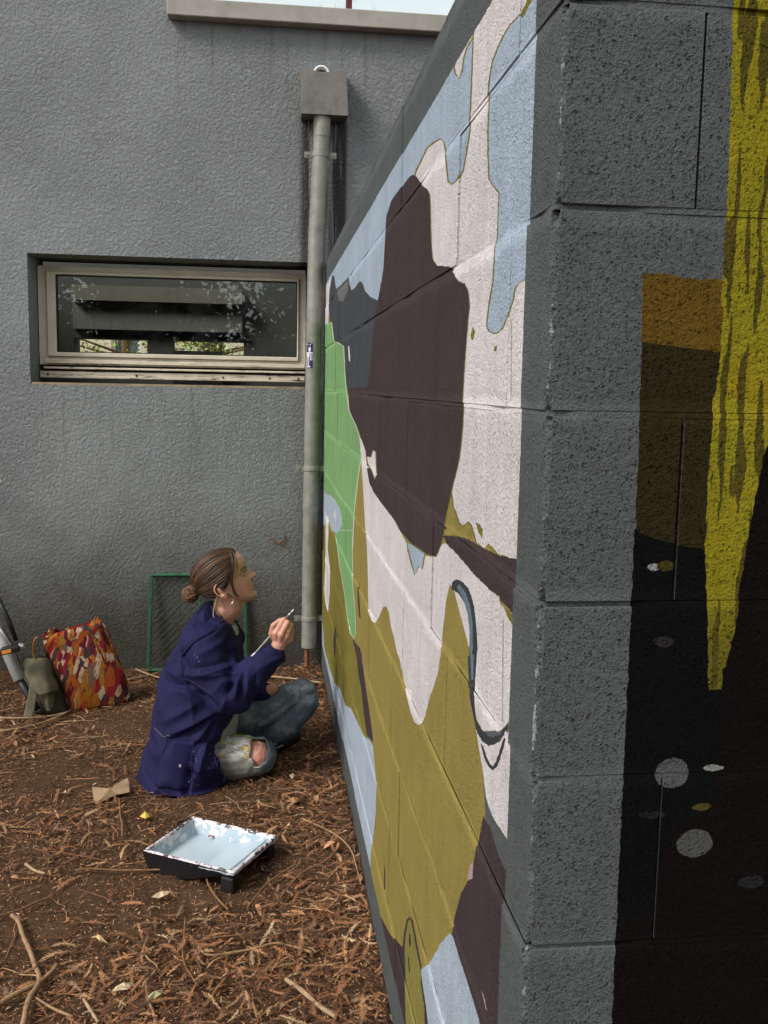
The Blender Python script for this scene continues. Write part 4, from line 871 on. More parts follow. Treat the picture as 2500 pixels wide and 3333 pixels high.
cloth('front_pocket', [[(-0.9910, 4.2700, 0.1110), (-0.9490, 4.2500, 0.1070), (-0.9170, 4.2800, 0.1060)], [(-0.9760, 4.2600, 0.0640), (-0.9430, 4.2400, 0.0690), (-0.9210, 4.2700, 0.0740)], [(-0.9600, 4.2500, 0.0360), (-0.9390, 4.2400, 0.0290), (-0.9240, 4.2600, 0.0420)]], ol, m_olive, .012)
cloth('strap', [[(-1.0140, 4.2350, 0.1630), (-0.9820, 4.2350, 0.1570)], [(-1.0210, 4.2250, 0.1060), (-0.9830, 4.2250, 0.1050)], [(-1.0330, 4.2200, 0.0480), (-0.9910, 4.2200, 0.0520)], [(-1.0430, 4.2000, 0.0010), (-1.0010, 4.2000, 0.0020)]], ol, m_olive, .004)
cloth('bag_body', [[(-1.0850, 4.4000, 0.1950), (-1.0270, 4.4200, 0.2140), (-0.9540, 4.4200, 0.1980), (-0.9350, 4.4200, 0.1660)], [(-1.0770, 4.3600, 0.1400), (-1.0060, 4.3400, 0.1400), (-0.9460, 4.3500, 0.1360), (-0.9130, 4.4000, 0.0990)], [(-1.0530, 4.3300, 0.0620), (-0.9890, 4.3000, 0.0610), (-0.9340, 4.3100, 0.0560), (-0.8970, 4.3600, 0.0340)], [(-1.0380, 4.3000, 0.0060), (-0.9770, 4.2800, 0.0040), (-0.9220, 4.2900, 0.0010), (-0.8820, 4.3300, -0.0080)]], ol, simple('olive_canvas_body', (0.055, 0.050, 0.034), .9, .2, 16), .016)
bm = bmesh.new(); tube(bm, smooth_path([(-1.0700, 4.3300, 0.2160), (-1.0550, 4.3400, 0.2430), (-1.0240, 4.3500, 0.2450), (-0.9910, 4.3500, 0.2420), (-0.9700, 4.3600, 0.2200)], 5), .010, 8, squash=.5)
for v in bm.verts: v.co -= ol.location
obj('buckle_strap', bm, simple('dark_webbing', (0.03, 0.03, 0.022), .8), ol)

# ------------------------------------------------------------------ bicycle leaning at the wall (its front half is out of frame)
m_grey = simple('grey_bike_paint', (0.26, 0.26, 0.25), .35, .1, 20); m_chrome = simple('steel', (0.5, 0.5, 0.5), .3, .1, 40, metal=.8); m_amber = simple('amber_reflector', (0.62, 0.23, 0.035), .25, .15, 90); m_tyre = simple('black_tyre', (0.02, 0.02, 0.02), .85, .3, 60, .3)
bk = empty('bicycle', (-1.35, 4.4, 0)); tag(bk, 'grey folding bicycle with amber pedal reflector propped beside the olive bag', 'bicycle')
def part(name, pts, r_, mat, n=14, par=None):
    bm = bmesh.new(); tube(bm, pts, r_, n); return put(obj(name, bm, mat, smooth=True), bk)
a, b = V((-1.2280, 4.3600, 0.4980)), V((-1.0640, 4.2600, 0.1590))
part('frame_tube', [a, a.lerp(b, .6), a.lerp(b, .985), b], [.026, .024, .024, .018], m_grey)
dn = (b - a).normalized(); part('seat_post', [b - dn * .02, V((b.x + .06, 4.25, .055)), V((b.x + .075, 4.25, .03))], [.0165, .0165, .012], m_black)
part('crank_arm', [V((-1.1600, 4.3000, 0.5320)), V((-1.1090, 4.2900, 0.4170)), V((-1.0770, 4.2800, 0.3340))], [.012, .012, .009], m_black, 8)
part('brake_cable', [V((-1.1550, 4.2700, 0.4330)), V((-1.1240, 4.2600, 0.3870)), V((-1.0890, 4.2500, 0.3340)), V((-1.0570, 4.2500, 0.2350))], .0022, m_black, 6)
part('brake_cable', [V((-1.1510, 4.2700, 0.4010)), V((-1.1110, 4.2600, 0.3470)), V((-1.0730, 4.2500, 0.2780)), V((-1.0560, 4.2500, 0.2190))], .0018, m_chrome, 6)
pc = V((-1.0840, 4.2200, 0.3130)); bm = bmesh.new(); box(bm, (-.043, -.03, -.013), (.038, .03, .013)); bevel(bm, .005, 2)
ped = obj('pedal', bm, m_black, smooth=False); ped.rotation_euler = (0, -.22, .1); ped.location = pc - bk.location; ped.parent = bk
bm = bmesh.new(); box(bm, (-.036, -.0325, -.0075), (.004, -.0295, .0075)); bevel(bm, .001); obj('reflector', bm, m_amber, ped)
bm = bmesh.new(); tube(bm, [(.03, 0, .004), (.047, 0, -.002), (.05, 0, -.012)], [.017, .015, .008], 10); obj('pedal_cap', bm, m_chrome, ped)
ax = V((-1.62, 4.55, .24))
for nm, R1, r_, m in (('tyre', .215, .022, m_tyre), ('rim', .190, .010, m_chrome)):
    bm = bmesh.new(); ring_pts = [ax + V((math.cos(t) * R1, math.sin(t) * R1 * .15, math.sin(t) * R1)) for t in [2 * math.pi * k / 36 for k in range(37)]]
    tube(bm, ring_pts, r_, 10, cap=False); put(obj(nm, bm, m, smooth=True), bk)
bm = bmesh.new()
for k in range(18):
    t = 2 * math.pi * k / 18; tube(bm, [ax, ax + V((math.cos(t) * .19, math.sin(t) * .03, math.sin(t) * .19))], .001, 4)
put(obj('spokes', bm, m_chrome), bk)
part('main_tube', [a, V((-1.62, 4.52, .62)), V((-1.75, 4.55, .50))], .02, m_grey)
part('fork', [V((-1.62, 4.56, .62)), ax], .012, m_grey, 8)
part('stem', [V((-1.62, 4.55, .60)), V((-1.60, 4.60, 1.20))], .014, m_black, 10)
part('handlebar', [V((-1.60, 4.35, 1.21)), V((-1.60, 4.85, 1.21))], .012, m_black, 10)
m_lever = simple('cream_lever', (0.62, 0.52, 0.38), .5, .1, 30)
part('brake_lever', [V((-1.55, 4.72, 1.235)), V((-1.2480, 4.7500, 0.9840)), V((-1.2400, 4.7500, 0.9790))], [.008, .0085, .007], m_lever, 8)

# ------------------------------------------------------------------ what shows through the windows: brick house and trees behind the building, trees behind the viewer (mirrored in the glass)
def tree(label, loc, h, cr_, seed, leafc, conifer=False, nleaf=5000):
    r_ = random.Random(seed); g = np.random.default_rng(seed)
    t = empty('conifer_tree' if conifer else 'broadleaf_tree', loc); tag(t, label, 'tree', 'trees around the building')
    bm = bmesh.new(); tube(bm, [(0, 0, -.1), (.05, .02, h * .4), (0, .05, h * .93)], [.035 * h, .022 * h, .004 * h], 10)
    br = []
    for k in range(70 if conifer else 30):
        z = h * r_.uniform(.18 if conifer else .35, .92); a_ = r_.uniform(0, 6.28)
        fall = (1 - (z / h)) * 1.1 + .08 if conifer else math.sin(math.pi * min(1, max(.05, (z / h - .2) / .85)))
        e = V((math.cos(a_), math.sin(a_), 0)) * cr_ * fall; e.z = z + (-.06 * h if conifer else .08 * h); br.append((V((0, 0, z)), e)); tube(bm, [(0, 0, z), e], [.007 * h, .002 * h], 5)
    obj('trunk', bm, mb2, t)
    cen = []
    for k in range(nleaf):
        s_, e = br[g.integers(len(br))]; q = s_.lerp(e, .25 + .8 * g.random()); sp = .10 * cr_ + .02 * h; cen.append((q.x + g.normal(0, sp), q.y + g.normal(0, sp), max(.3, q.z + g.normal(0, sp * .7))))
    cen = np.array(cen); n_ = len(cen); sz = g.uniform(.05, .11, (n_, 1)) * (h / 7.5 if conifer else h / 8)
    d1 = g.normal(size=(n_, 3)); d1 /= np.linalg.norm(d1, axis=1, keepdims=True); d2 = np.cross(d1, g.normal(size=(n_, 3))); d2 /= np.linalg.norm(d2, axis=1, keepdims=True)
    P_ = np.stack([cen - d1 * sz, cen + d2 * sz * .5, cen + d1 * sz, cen - d2 * sz * .5], 1).reshape(-1, 3)
    F_ = np.arange(n_ * 4).reshape(-1, 4); T_ = np.repeat(np.array(leafc) * g.uniform(.6, 1.4, (n_, 1)), 4, 0)
    obj('crown', np_mesh('crown', P_, F_, T_), m_litter, t); return t
tree('leafy green tree behind the building, seen through the window', (0.4, 17.5, 0), 6.5, 2.6, 3, (0.30, 0.42, 0.06))
tree('small pale green tree beside the brick house', (-2.2, 15.6, 0), 3.6, 1.2, 4, (0.30, 0.42, 0.07), nleaf=2500)
tree('round yellow green shrub behind the building, seen through the window', (-0.7, 15.2, 0), 3.0, 1.1, 14, (0.34, 0.44, 0.07), nleaf=2600)
tree('tall dark conifer mirrored in the middle of the low window', (-3.4, -12.5, 0), 12, 2.8, 5, (0.030, 0.048, 0.018), True, 18000)
tree('broad dark conifer mirrored at the far end of the low window', (-8.0, -16.0, 0), 12, 3.2, 6, (0.030, 0.048, 0.018), True, 18000)
tree('dark conifer mirrored at the downpipe end of the low window', (1.6, -14.5, 0), 11, 2.6, 8, (0.030, 0.048, 0.018), True, 18000)
hs_ = empty('brick_house', (-3.5, 21, 0)); tag(hs_, 'tan brick house with white windows seen through the room', 'house')
def mat_brick():
    s = NT('tan_brick', .9); p = s.objpos(); q = s.n('VectorRotate', {'Vector': p, 'Axis': (1, 0, 0), 'Angle': -math.pi / 2}, rotation_type='AXIS_ANGLE').outputs[0]
    b_ = s.n('TexBrick', {'Vector': q, 'Color1': (0.80, 0.66, 0.46, 1), 'Color2': (0.85, 0.72, 0.52, 1), 'Mortar': (0.5, 0.44, 0.36, 1), 'Scale': 3.2}); s.color(b_.outputs[0]); return s.m
HW = [(-4.6, -4.0, 1.7, 2.9), (-3.2, -2.6, 1.7, 2.9), (-1.4, -.8, 1.7, 2.9), (-6.4, -5.8, 1.7, 2.9)]
bm = bmesh.new(); wall_with_holes(bm, -8, 1.6, 0, 5.2, HW, 0, .3)
for v in bm.verts: v.co.x += 3.5
obj('wall', bm, mat_brick(), hs_)
for a_, b_, c_, d_ in HW:
    wdw = obj('window', (lambda q: (wall_with_holes(q, a_ + 3.5, b_ + 3.5, c_, d_, [(a_ + 3.57, b_ + 3.43, c_ + .07, d_ - .07)], .1, .16), q)[1])(bmesh.new()), m_white, hs_)
    obj('pane', (lambda q: (box(q, (a_ + 3.57, .12, c_ + .07), (b_ + 3.43, .14, d_ - .07)), q)[1])(bmesh.new()), simple('dark_pane', (0.1, 0.12, 0.14), .1), wdw)
    obj('lintel', (lambda q: (box(q, (a_ + 3.4, -.03, d_ + .005), (b_ + 3.6, .05, d_ + .25)), q)[1])(bmesh.new()), m_conc, hs_)
bm = bmesh.new(); v_ = [bm.verts.new(p) for p in ((-4.9, -.5, 5.2), (5.5, -.5, 5.2), (5.5, 3.5, 7.6), (-4.9, 3.5, 7.6), (-4.9, 7.5, 5.2), (5.5, 7.5, 5.2))]
bm.faces.new((v_[0], v_[1], v_[2], v_[3])); bm.faces.new((v_[3], v_[2], v_[5], v_[4])); obj('roof', bm, simple('slate_roof', (0.10, 0.10, 0.11), .7), hs_)
# ------------------------------------------------------------------ person sitting cross-legged, painting
def capsule(bm, p, q, r1, r2, n=14):
    p, q = V(p), V(q); d = q - p; L = d.length
    if L < 1e-5: d = V((0, 0, 1)); L = 1e-4
    d.normalize(); pts, rs = [], []
    for k in range(1, 6): a = math.pi / 2 * (1 - k / 5); pts.append(p - d * r1 * math.sin(a)); rs.append(max(1e-4, r1 * math.cos(a)))
    pts[0] = p - d * r1 * .999; rs[0] = max(rs[0], r1 * .05)
    for k in range(1, 4): pts.append(p.lerp(q, k / 4)); rs.append(r1 + (r2 - r1) * k / 4)
    for k in range(0, 5): a = math.pi / 2 * (k / 5); pts.append(q + d * r2 * math.sin(a)); rs.append(r2 * math.cos(a))
    pts.append(q + d * r2 * .999); rs.append(r2 * .05)
    tube(bm, pts, rs, n)
def chain(bm, items, n=14):
    for (p, r1), (q, r2) in zip(items[:-1], items[1:]): capsule(bm, p, q, r1, r2, n)
def loft(bm, rings):
    R_ = [[bm.verts.new(p) for p in r_] for r_ in rings]; n = len(R_[0])
    for a, b in zip(R_[:-1], R_[1:]):
        for k in range(n): bm.faces.new((a[k], a[(k + 1) % n], b[(k + 1) % n], b[k]))
    bm.faces.new(R_[0][::-1]); bm.faces.new(R_[-1])
def sell(c, ax, ay, e=2.0, n=40):       # superellipse ring in the XY plane
    out = []
    for k in range(n):
        t = 2 * math.pi * k / n; c_, s_ = math.cos(t), math.sin(t)
        out.append(V((c[0] + math.copysign(abs(c_) ** (2 / e), c_) * ax, c[1] + math.copysign(abs(s_) ** (2 / e), s_) * ay, c[2])))
    return out
def remesh(bm, voxel, it=3, fac=.5):
    bmesh.ops.recalc_face_normals(bm, faces=bm.faces[:])
    me = bpy.data.meshes.new('tmp'); bm.to_mesh(me); bm.free(); o = bpy.data.objects.new('tmp', me); COL.objects.link(o)
    r_ = o.modifiers.new('r', 'REMESH'); r_.mode = 'VOXEL'; r_.voxel_size = voxel; r_.adaptivity = 0
    s_ = o.modifiers.new('s', 'SMOOTH'); s_.iterations = it; s_.factor = fac
    dg = bpy.context.evaluated_depsgraph_get(); out = bpy.data.meshes.new_from_object(o.evaluated_get(dg), depsgraph=dg)
    bpy.data.objects.remove(o); bpy.data.meshes.remove(me); return out
def coords(me):
    a = np.empty(len(me.vertices) * 3, np.float32); me.vertices.foreach_get('co', a); return a.reshape(-1, 3).astype(float)
def normals(me):
    a = np.empty(len(me.vertices) * 3, np.float32); me.vertices.foreach_get('normal', a); return a.reshape(-1, 3).astype(float)
def setco(me, c): me.vertices.foreach_set('co', c.astype(np.float32).ravel()); me.update()
def gauss(x, m, s_): return np.exp(-((x - m) / s_) ** 2)

YM = 3.62
HO = V((-0.1600, 3.6200, 0.6990)); HT = math.radians(22); HS = 0.01035
ef = V((math.cos(HT), 0, math.sin(HT))); eh = V((-math.sin(HT), 0, math.cos(HT))); el = V((0, 1, 0))
yaw_ = Matrix.Rotation(math.radians(4), 3, eh); ef = yaw_ @ ef; el = yaw_ @ el
def HW_(x, y, z): return HO + (ef * x + el * y + eh * z) * HS
HM = np.array([ef, el, eh])
def to_head(c): return (c - np.array(HO)) @ HM.T / HS

# profile table: z, front, back, half width
PR = np.array([(-8.1,9.2,7.2,1.2),(-7.7,10.3,5.2,2.4),(-7.0,10.95,3.6,3.3),(-6.0,10.9,2.0,4.1),(-5.0,10.5,.6,4.7),(-3.4,10.7,-1.6,5.3),(-1.5,10.7,-4.6,5.9),(0,10.45,-6.2,6.3),(1.4,10.2,-7.0,6.6),(2.7,10.1,-7.5,6.85),(4.2,11.0,-7.9,7.05),(5.6,11.35,-8.1,7.2),(7.2,11.4,-8.1,7.25),(8.8,10.95,-7.7,7.1),(10.3,9.9,-6.7,6.5),(11.5,8.2,-5.2,5.5),(12.4,6.1,-3.2,4.1),(12.95,3.8,-.9,2.3),(13.1,2.2,.8,.8)])
zz = np.linspace(-8.1, 13.1, 90)
tab = np.stack([np.interp(zz, PR[:, 0], PR[:, k]) for k in range(1, 4)], 1)
for _ in range(2): tab[1:-1] = (tab[:-2] + 2 * tab[1:-1] + tab[2:]) / 4
def face_dx(y, z):
    d = 0.0
    ns = np.interp(z, [-1.2, -.8, -.3, .4, 1.2, 2.4, 3.4, 4.6], [0, .9, 2.5, 3.25, 2.75, 1.55, .75, 0]); wn = np.interp(z, [-1, .4, 2.4, 4], [1.35, 1.15, .75, .7])
    d += ns * math.exp(-(y / wn) ** 2)
    for s_ in (-1, 1):
        d += .55 * math.exp(-((y - s_ * 1.15) / .65) ** 2 - ((z + .1) / .6) ** 2)
        d -= .95 * math.exp(-((y - s_ * 3.1) / 1.35) ** 2 - ((z - 2.55) / 1.0) ** 2)
        d += .35 * math.exp(-((y - s_ * 4.4) / 1.6) ** 2 - ((z + .6) / 1.6) ** 2)
        d += .30 * math.exp(-((y - s_ * 2.8) / 1.7) ** 2 - ((z - 4.3) / .7) ** 2)
    lw = math.exp(-(y / 2.0) ** 4)
    d += lw * (.62 * math.exp(-((z + 2.75) / .5) ** 2) + .60 * math.exp(-((z + 4.1) / .55) ** 2) - .30 * math.exp(-((z + 3.42) / .25) ** 2)) - .35 * math.exp(-(y / 2.2) ** 2 - ((z + 5.2) / .5) ** 2)
    return d
bm = bmesh.new(); rings = []; NH = 72
for z, (xf, xb, hw) in zip(zz, tab):
    cx, ax = (xf + xb) / 2, (xf - xb) / 2; ring_ = []
    for k in range(NH):
        t = 2 * math.pi * k / NH; c_, s_ = math.cos(t), math.sin(t); e = 2.25 if c_ > 0 else 2.0
        x = cx + math.copysign(abs(c_) ** (2 / e), c_) * ax; y = math.copysign(abs(s_) ** (2 / e), s_) * hw
        if c_ > 0: x += face_dx(y, z) * min(1, c_ * 2.2)
        ring_.append(HW_(x, y, z))
    rings.append(ring_)
loft(bm, rings)
# eyelids, ears
for s_ in (-1, 1):
    for up_, rr in ((1, .26), (-1, .2)):
        arc = []
        for k in range(9):
            t = math.pi * (.08 + .84 * k / 8); arc.append(HW_(8.35 + 1.12 * math.sin(t) * .98, s_ * (3.1 - 1.25 * math.cos(t) * (1 if s_ > 0 else 1)), 2.62 + up_ * .62 * math.sin(t)))
        tube(bm, arc, rr * HS, 6)
    rim_ = [(.9, .6), (.75, 2.2), (-.1, 3.25), (-1.3, 3.3), (-2.2, 2.4), (-2.35, 1.0), (-1.7, -.5), (-.9, -1.6), (0, -2.5), (.55, -2.1), (.75, -1.0)]
    pts = smooth_path([HW_(x, s_ * (7.0 + .42 * abs(x - .8)), z) for x, z in rim_], 4); tube(bm, pts, .34 * HS, 8)
    capsule(bm, HW_(-.9, s_ * 7.15, 1.5), HW_(-.15, s_ * 7.05, -1.6), .85 * HS, .6 * HS, 10)
    capsule(bm, HW_(-.3, s_ * 6.5, 1.6), HW_(.1, s_ * 6.3, -1.9), .95 * HS, .55 * HS, 10)
# neck, trunk, limbs
chain(bm, [(HW_(.6, 0, -2.5), .052), (HW_(.2, 0, -7.5), .046), (V((-0.1650, 3.6200, 0.5870)), .048), (V((-0.2030, 3.6200, 0.5260)), .062)], 20)
chain(bm, [(V((-0.3230, 3.6200, 0.0370)), .115), (V((-0.3010, 3.6200, 0.1740)), .105), (V((-0.2530, 3.6200, 0.3370)), .108), (V((-0.2180, 3.6200, 0.4620)), .095)], 20)
chain(bm, [(V((-0.2230, 3.4900, 0.5180)), .055), (V((-0.2050, 3.6200, 0.4940)), .06), (V((-0.2350, 3.7600, 0.4460)), .055)])
chain(bm, [(V((-0.2220, 3.4700, 0.5130)), .052), (V((-0.1400, 3.4100, 0.3590)), .040), (V((-0.0560, 3.4100, 0.4300)), .037), (V((0.0310, 3.4200, 0.4980)), .0265), (V((0.0530, 3.4200, 0.5400)), .026)])
chain(bm, [(V((-0.2310, 3.7800, 0.4290)), .052), (V((-0.1400, 3.8000, 0.2220)), .040), (V((-0.0010, 3.7200, 0.2540)), .026), (V((0.0310, 3.7100, 0.2760)), .022)])
RH, RK, RA = V((-0.2950, 3.5400, 0.0680)), V((-0.0290, 3.5000, 0.0840)), V((-0.0010, 3.8400, -0.0330))
LH, LK, LA = V((-0.2880, 3.7200, 0.0310)), V((0.1500, 3.7400, 0.2440)), V((-0.0280, 3.7300, 0.0650))
def legs(g):
    return [[(RH, .085 + g), (RH.lerp(RK, .6), .074 + g), (RK, .060 + g)], [(RK, .058 + g), (RK.lerp(RA, .4), .052 + g), (RA, .036 + g)],
            [(LH, .085 + g), (LH.lerp(LK, .55) + V((0, 0, .012)), .060 + g), (LK + V((0, 0, .006)), .044 + g)], [(LK + V((.008, -.006, -.026)), .045 + g), (LK.lerp(LA, .45) + V((.020, -.010, -.036)), .044 + g), (LA + V((.01, 0, -.008)), .034 + g)]]
for c_ in legs(0): chain(bm, c_)
# right hand round the brush
HY = 3.415
def h_(x, y, dy=0.0): return V((0, dy, 0))
WR = V((0.0530, 3.4200, 0.5310))
K = [V((0.0390, 3.3980, 0.5800)), V((0.0580, 3.3920, 0.5780)), V((0.0760, 3.3980, 0.5690)), V((0.0900, 3.4120, 0.5560))]
PI_ = [V((0.0660, 3.4020, 0.6290)), V((0.0800, 3.3940, 0.6200)), V((0.0920, 3.4020, 0.6090)), V((0.0980, 3.4180, 0.5910))]
DI = [V((0.0750, 3.4240, 0.6270)), V((0.0860, 3.4280, 0.6060)), V((0.0930, 3.4340, 0.5930)), V((0.0970, 3.4440, 0.5770))]
TI = [V((0.0690, 3.4360, 0.6160)), V((0.0730, 3.4460, 0.5870)), V((0.0800, 3.4500, 0.5760)), V((0.0850, 3.4520, 0.5630))]
for k, rr in enumerate((.0100, .0100, .0094, .0084)):
    capsule(bm, WR + V((0, .004 - .004 * (1.5 - abs(k - 1.5)), 0)), K[k], .0155, rr * 1.32, 10)
    chain(bm, [(K[k], rr * 1.18), (PI_[k], rr), (DI[k], rr * .88), (TI[k], rr * .78)], 10)
chain(bm, [(V((0.0440, 3.4280, 0.5380)), .0150), (V((0.0240, 3.4120, 0.5770)), .0125), (V((0.0290, 3.4020, 0.6080)), .0098), (V((0.0520, 3.4060, 0.6270)), .0080)], 10)
body = remesh(bm, .0027, 2, .5)
cc = coords(body); hl = to_head(cc); x, y, z = hl.T
skin = np.tile(np.array([0.50, 0.255, 0.180]), (len(cc), 1)); ishead = (z > -10) & (z < 14) & (np.abs(y) < 9) & (x > -10) & (x < 16)
def blend(m, c, k=1.0):
    global skin
    m = np.clip(m * k, 0, 1)[:, None] * ishead[:, None]; skin = skin * (1 - m) + np.array(c) * m
fr = (x > 6)
blend(fr * (gauss(np.abs(y), 4.3, 1.7) * gauss(z, -1.2, 1.8)), (0.50, 0.19, 0.14), .6)
blend(fr * gauss(y, 0, 1.6) * gauss(z, .2, .9), (0.55, 0.22, 0.16), .6)
blend(fr * (np.abs(y) < 2.2 - .25 * np.abs(z + 3.4)) * ((z > -4.65) & (z < -2.25)), (0.40, 0.105, 0.095), .8)
blend(fr * (np.abs(z + 3.42) < .16) * (np.abs(y) < 2.1), (0.12, 0.03, 0.03), .8)
blend((x > 7.6) * (np.abs(z - (4.75 - .12 * (np.abs(y) - 3.2) ** 2 * .6)) < .34) * (np.abs(y) > 1.2) * (np.abs(y) < 5.1), (0.065, 0.033, 0.02), .92)
blend((x > 7.0) * (np.abs(z - 3.22) < .14) * (np.abs(np.abs(y) - 3.1) < 1.25), (0.04, 0.02, 0.015), .85)
blend((np.abs(y) > 6.3) * (np.abs(x + .6) < 2.2) * (np.abs(z) < 3.6), (0.56, 0.24, 0.175), .6)
sc = np.hypot(cc[:, 0] - RK.x, cc[:, 2] - RK.z); knee = (sc < .12) & ~ishead; skin[knee] = skin[knee] * .5 + np.array([0.52, 0.20, 0.155]) * .5
a = body.color_attributes.new('tint', 'FLOAT_COLOR', 'POINT'); c4 = np.ones((len(cc), 4), np.float32); c4[:, :3] = skin; a.data.foreach_set('color', c4.ravel())
def mat_skin():
    s = NT('skin', .5, .4); c = s.attr(); p = s.pos(); s.color(s.mix(1.0, c, s.ramp(s.noise(p, 45, 4, .6), [(.3, .90), (.7, 1.08)]), 'MULTIPLY'))
    s.b.inputs['Subsurface Weight'].default_value = .12; s.b.inputs['Subsurface Radius'].default_value = (.012, .005, .003); s.b.inputs['Subsurface Scale'].default_value = .5
    s.bump(s.noise(p, 300, 3, .6), .12, .001); return s.m
me_person = obj('person', body, mat_skin(), smooth=True)
tag(me_person, 'person in navy work jacket and torn paint-stained jeans sitting cross-legged, painting', 'person')
def kid(name, me, mat, smooth=True, par=None): return obj(name, me, mat, par or me_person, smooth)
# eyes
def mat_eye():
    s = NT('eye', .15, .5); p = s.objpos(); d = s.dist(p, (1.1, 0, .12)); s.color(s.ramp(d, [(0, (0.01,0.01,0.01)), (.28, (0.01,0.01,0.01)), (.32, (0.10,0.12,0.07)), (.56, (0.07,0.08,0.05)), (.64, (0.62,0.58,0.54)), (1, (0.62,0.55,0.5))])); return s.m
m_eye = mat_eye()
for s_ in (-1, 1):
    bm = bmesh.new(); bmesh.ops.create_icosphere(bm, subdivisions=3, radius=1.1); e_ = kid('eye', bm, m_eye)
    Me = Matrix((ef, el, eh)).transposed().to_4x4() @ Matrix.Scale(HS, 4); Me.translation = HW_(8.22, s_ * 3.1, 2.66); e_.matrix_world = Me

# ---- jeans
def mat_denim():
    s = NT('worn_denim', .85, .2); p = s.pos()
    c = s.ramp(s.noise(p, 14, 5, .6), [(.25, (0.040,0.052,0.068)), (.5, (0.100,0.125,0.150)), (.75, (0.28,0.32,0.35))])
    wv = s.noise(s.scale(p, (1, 1, 1)), 420, 2, .5); c = s.mix(s.math('MULTIPLY', s.step(wv, .5, .7), .35), c, (0.14, 0.17, 0.18))
    d = s.dist(s.scale(p, (1, .55, 1)), tuple(V((RH.lerp(RK, .68).x, RK.y * .55 - .03, RK.z + .015)))); m = s.step(s.math('ADD', d, s.math('MULTIPLY', s.noise(p, 24, 4, .6), .05)), .150, .105)
    base = s.mix(m, c, (0.20, 0.20, 0.175))
    st = s.scale(p, (1, 1, 2.6))
    for off, th, cl in (((1,0,0), .46, (0.46,0.50,0.52)), ((3,2,0), .54, (0.48,0.30,0.10)), ((7,2,5), .57, (0.45,0.30,0.33)), ((2,9,5), .57, (0.55,0.46,0.12)), ((4,4,9), .54, (0.55,0.56,0.55))):
        base = s.mix(s.math('MULTIPLY', s.math('MULTIPLY', s.step(s.noise(s.vadd(st, off), 24, 5, .7), th, th + .05), s.step(m, .55, .95)), s.step(s.xyz(p)[2], .085, .12)), base, cl)
    s.color(base); s.bump(s.noise(p, 240, 3, .6), .3, .002); return s.m
bm = bmesh.new()
for c_ in legs(.0085): chain(bm, c_, 18)
chain(bm, [(RH, .10), (LH, .10)]); capsule(bm, V((-0.3120, 3.6200, 0.0420)), V((-0.2900, 3.6200, 0.1470)), .12, .11)
jeans = remesh(bm, .0042, 4, .5); c = coords(jeans); nn = normals(jeans); disp = np.zeros(len(c))
for k in range(len(c)):
    p = V(c[k]); disp[k] = .0035 * noise.noise(V((p.x * 26, p.y * 12, p.z * 30))) + .0022 * noise.noise(V((p.x * 60, p.y * 30, p.z * 50)))
# knee creases and inseam on the raised leg
def foldamt(c, segs):
    out = np.zeros(len(c)); P2 = c[:, [0, 2]]
    for a_, b_, amp, wd in segs:
        a2 = np.array([a_[0], a_[2]]); b2 = np.array([b_[0], b_[2]]); d = b2 - a2; t = np.clip(((P2 - a2) @ d) / (d @ d), 0, 1); dist = np.linalg.norm(P2 - (a2 + t[:, None] * d), axis=1)
        taper = .35 + .65 * np.sin(np.pi * np.clip(t, .04, .96)); out += amp * taper * np.exp(-(dist / wd) ** 1.35)
    return out
JF = [((-0.0280, 3.6800, 0.1580), (0.1310, 3.6800, 0.2530), -.006, .012), ((-0.0660, 3.6800, 0.1020), (0.1390, 3.6800, 0.2440), .006, .006), ((0.1390, 3.6800, 0.2440), (0.1280, 3.6800, 0.2890), .005, .006), ((0.1280, 3.6800, 0.2890), (-0.0280, 3.6800, 0.2140), .005, .006),
      ((0.1340, 3.6800, 0.2670), (0.1770, 3.6800, 0.2540), -.005, .006), ((0.1360, 3.6800, 0.2830), (0.1710, 3.6800, 0.2880), -.004, .006), ((0.1280, 3.6800, 0.2440), (0.1720, 3.6800, 0.2320), -.004, .006), ((-0.0060, 3.6800, 0.1510), (0.0910, 3.6800, 0.2170), -.006, .012), ((-0.0440, 3.6800, 0.1300), (0.0370, 3.6800, 0.1790), .004, .008)]
near = (nn[:, 1] < .35) & (c[:, 2] > .14)
disp += foldamt(c, JF) * near
c = c + nn * disp[:, None]; c[:, 2] = np.maximum(c[:, 2], .004); setco(jeans, c)
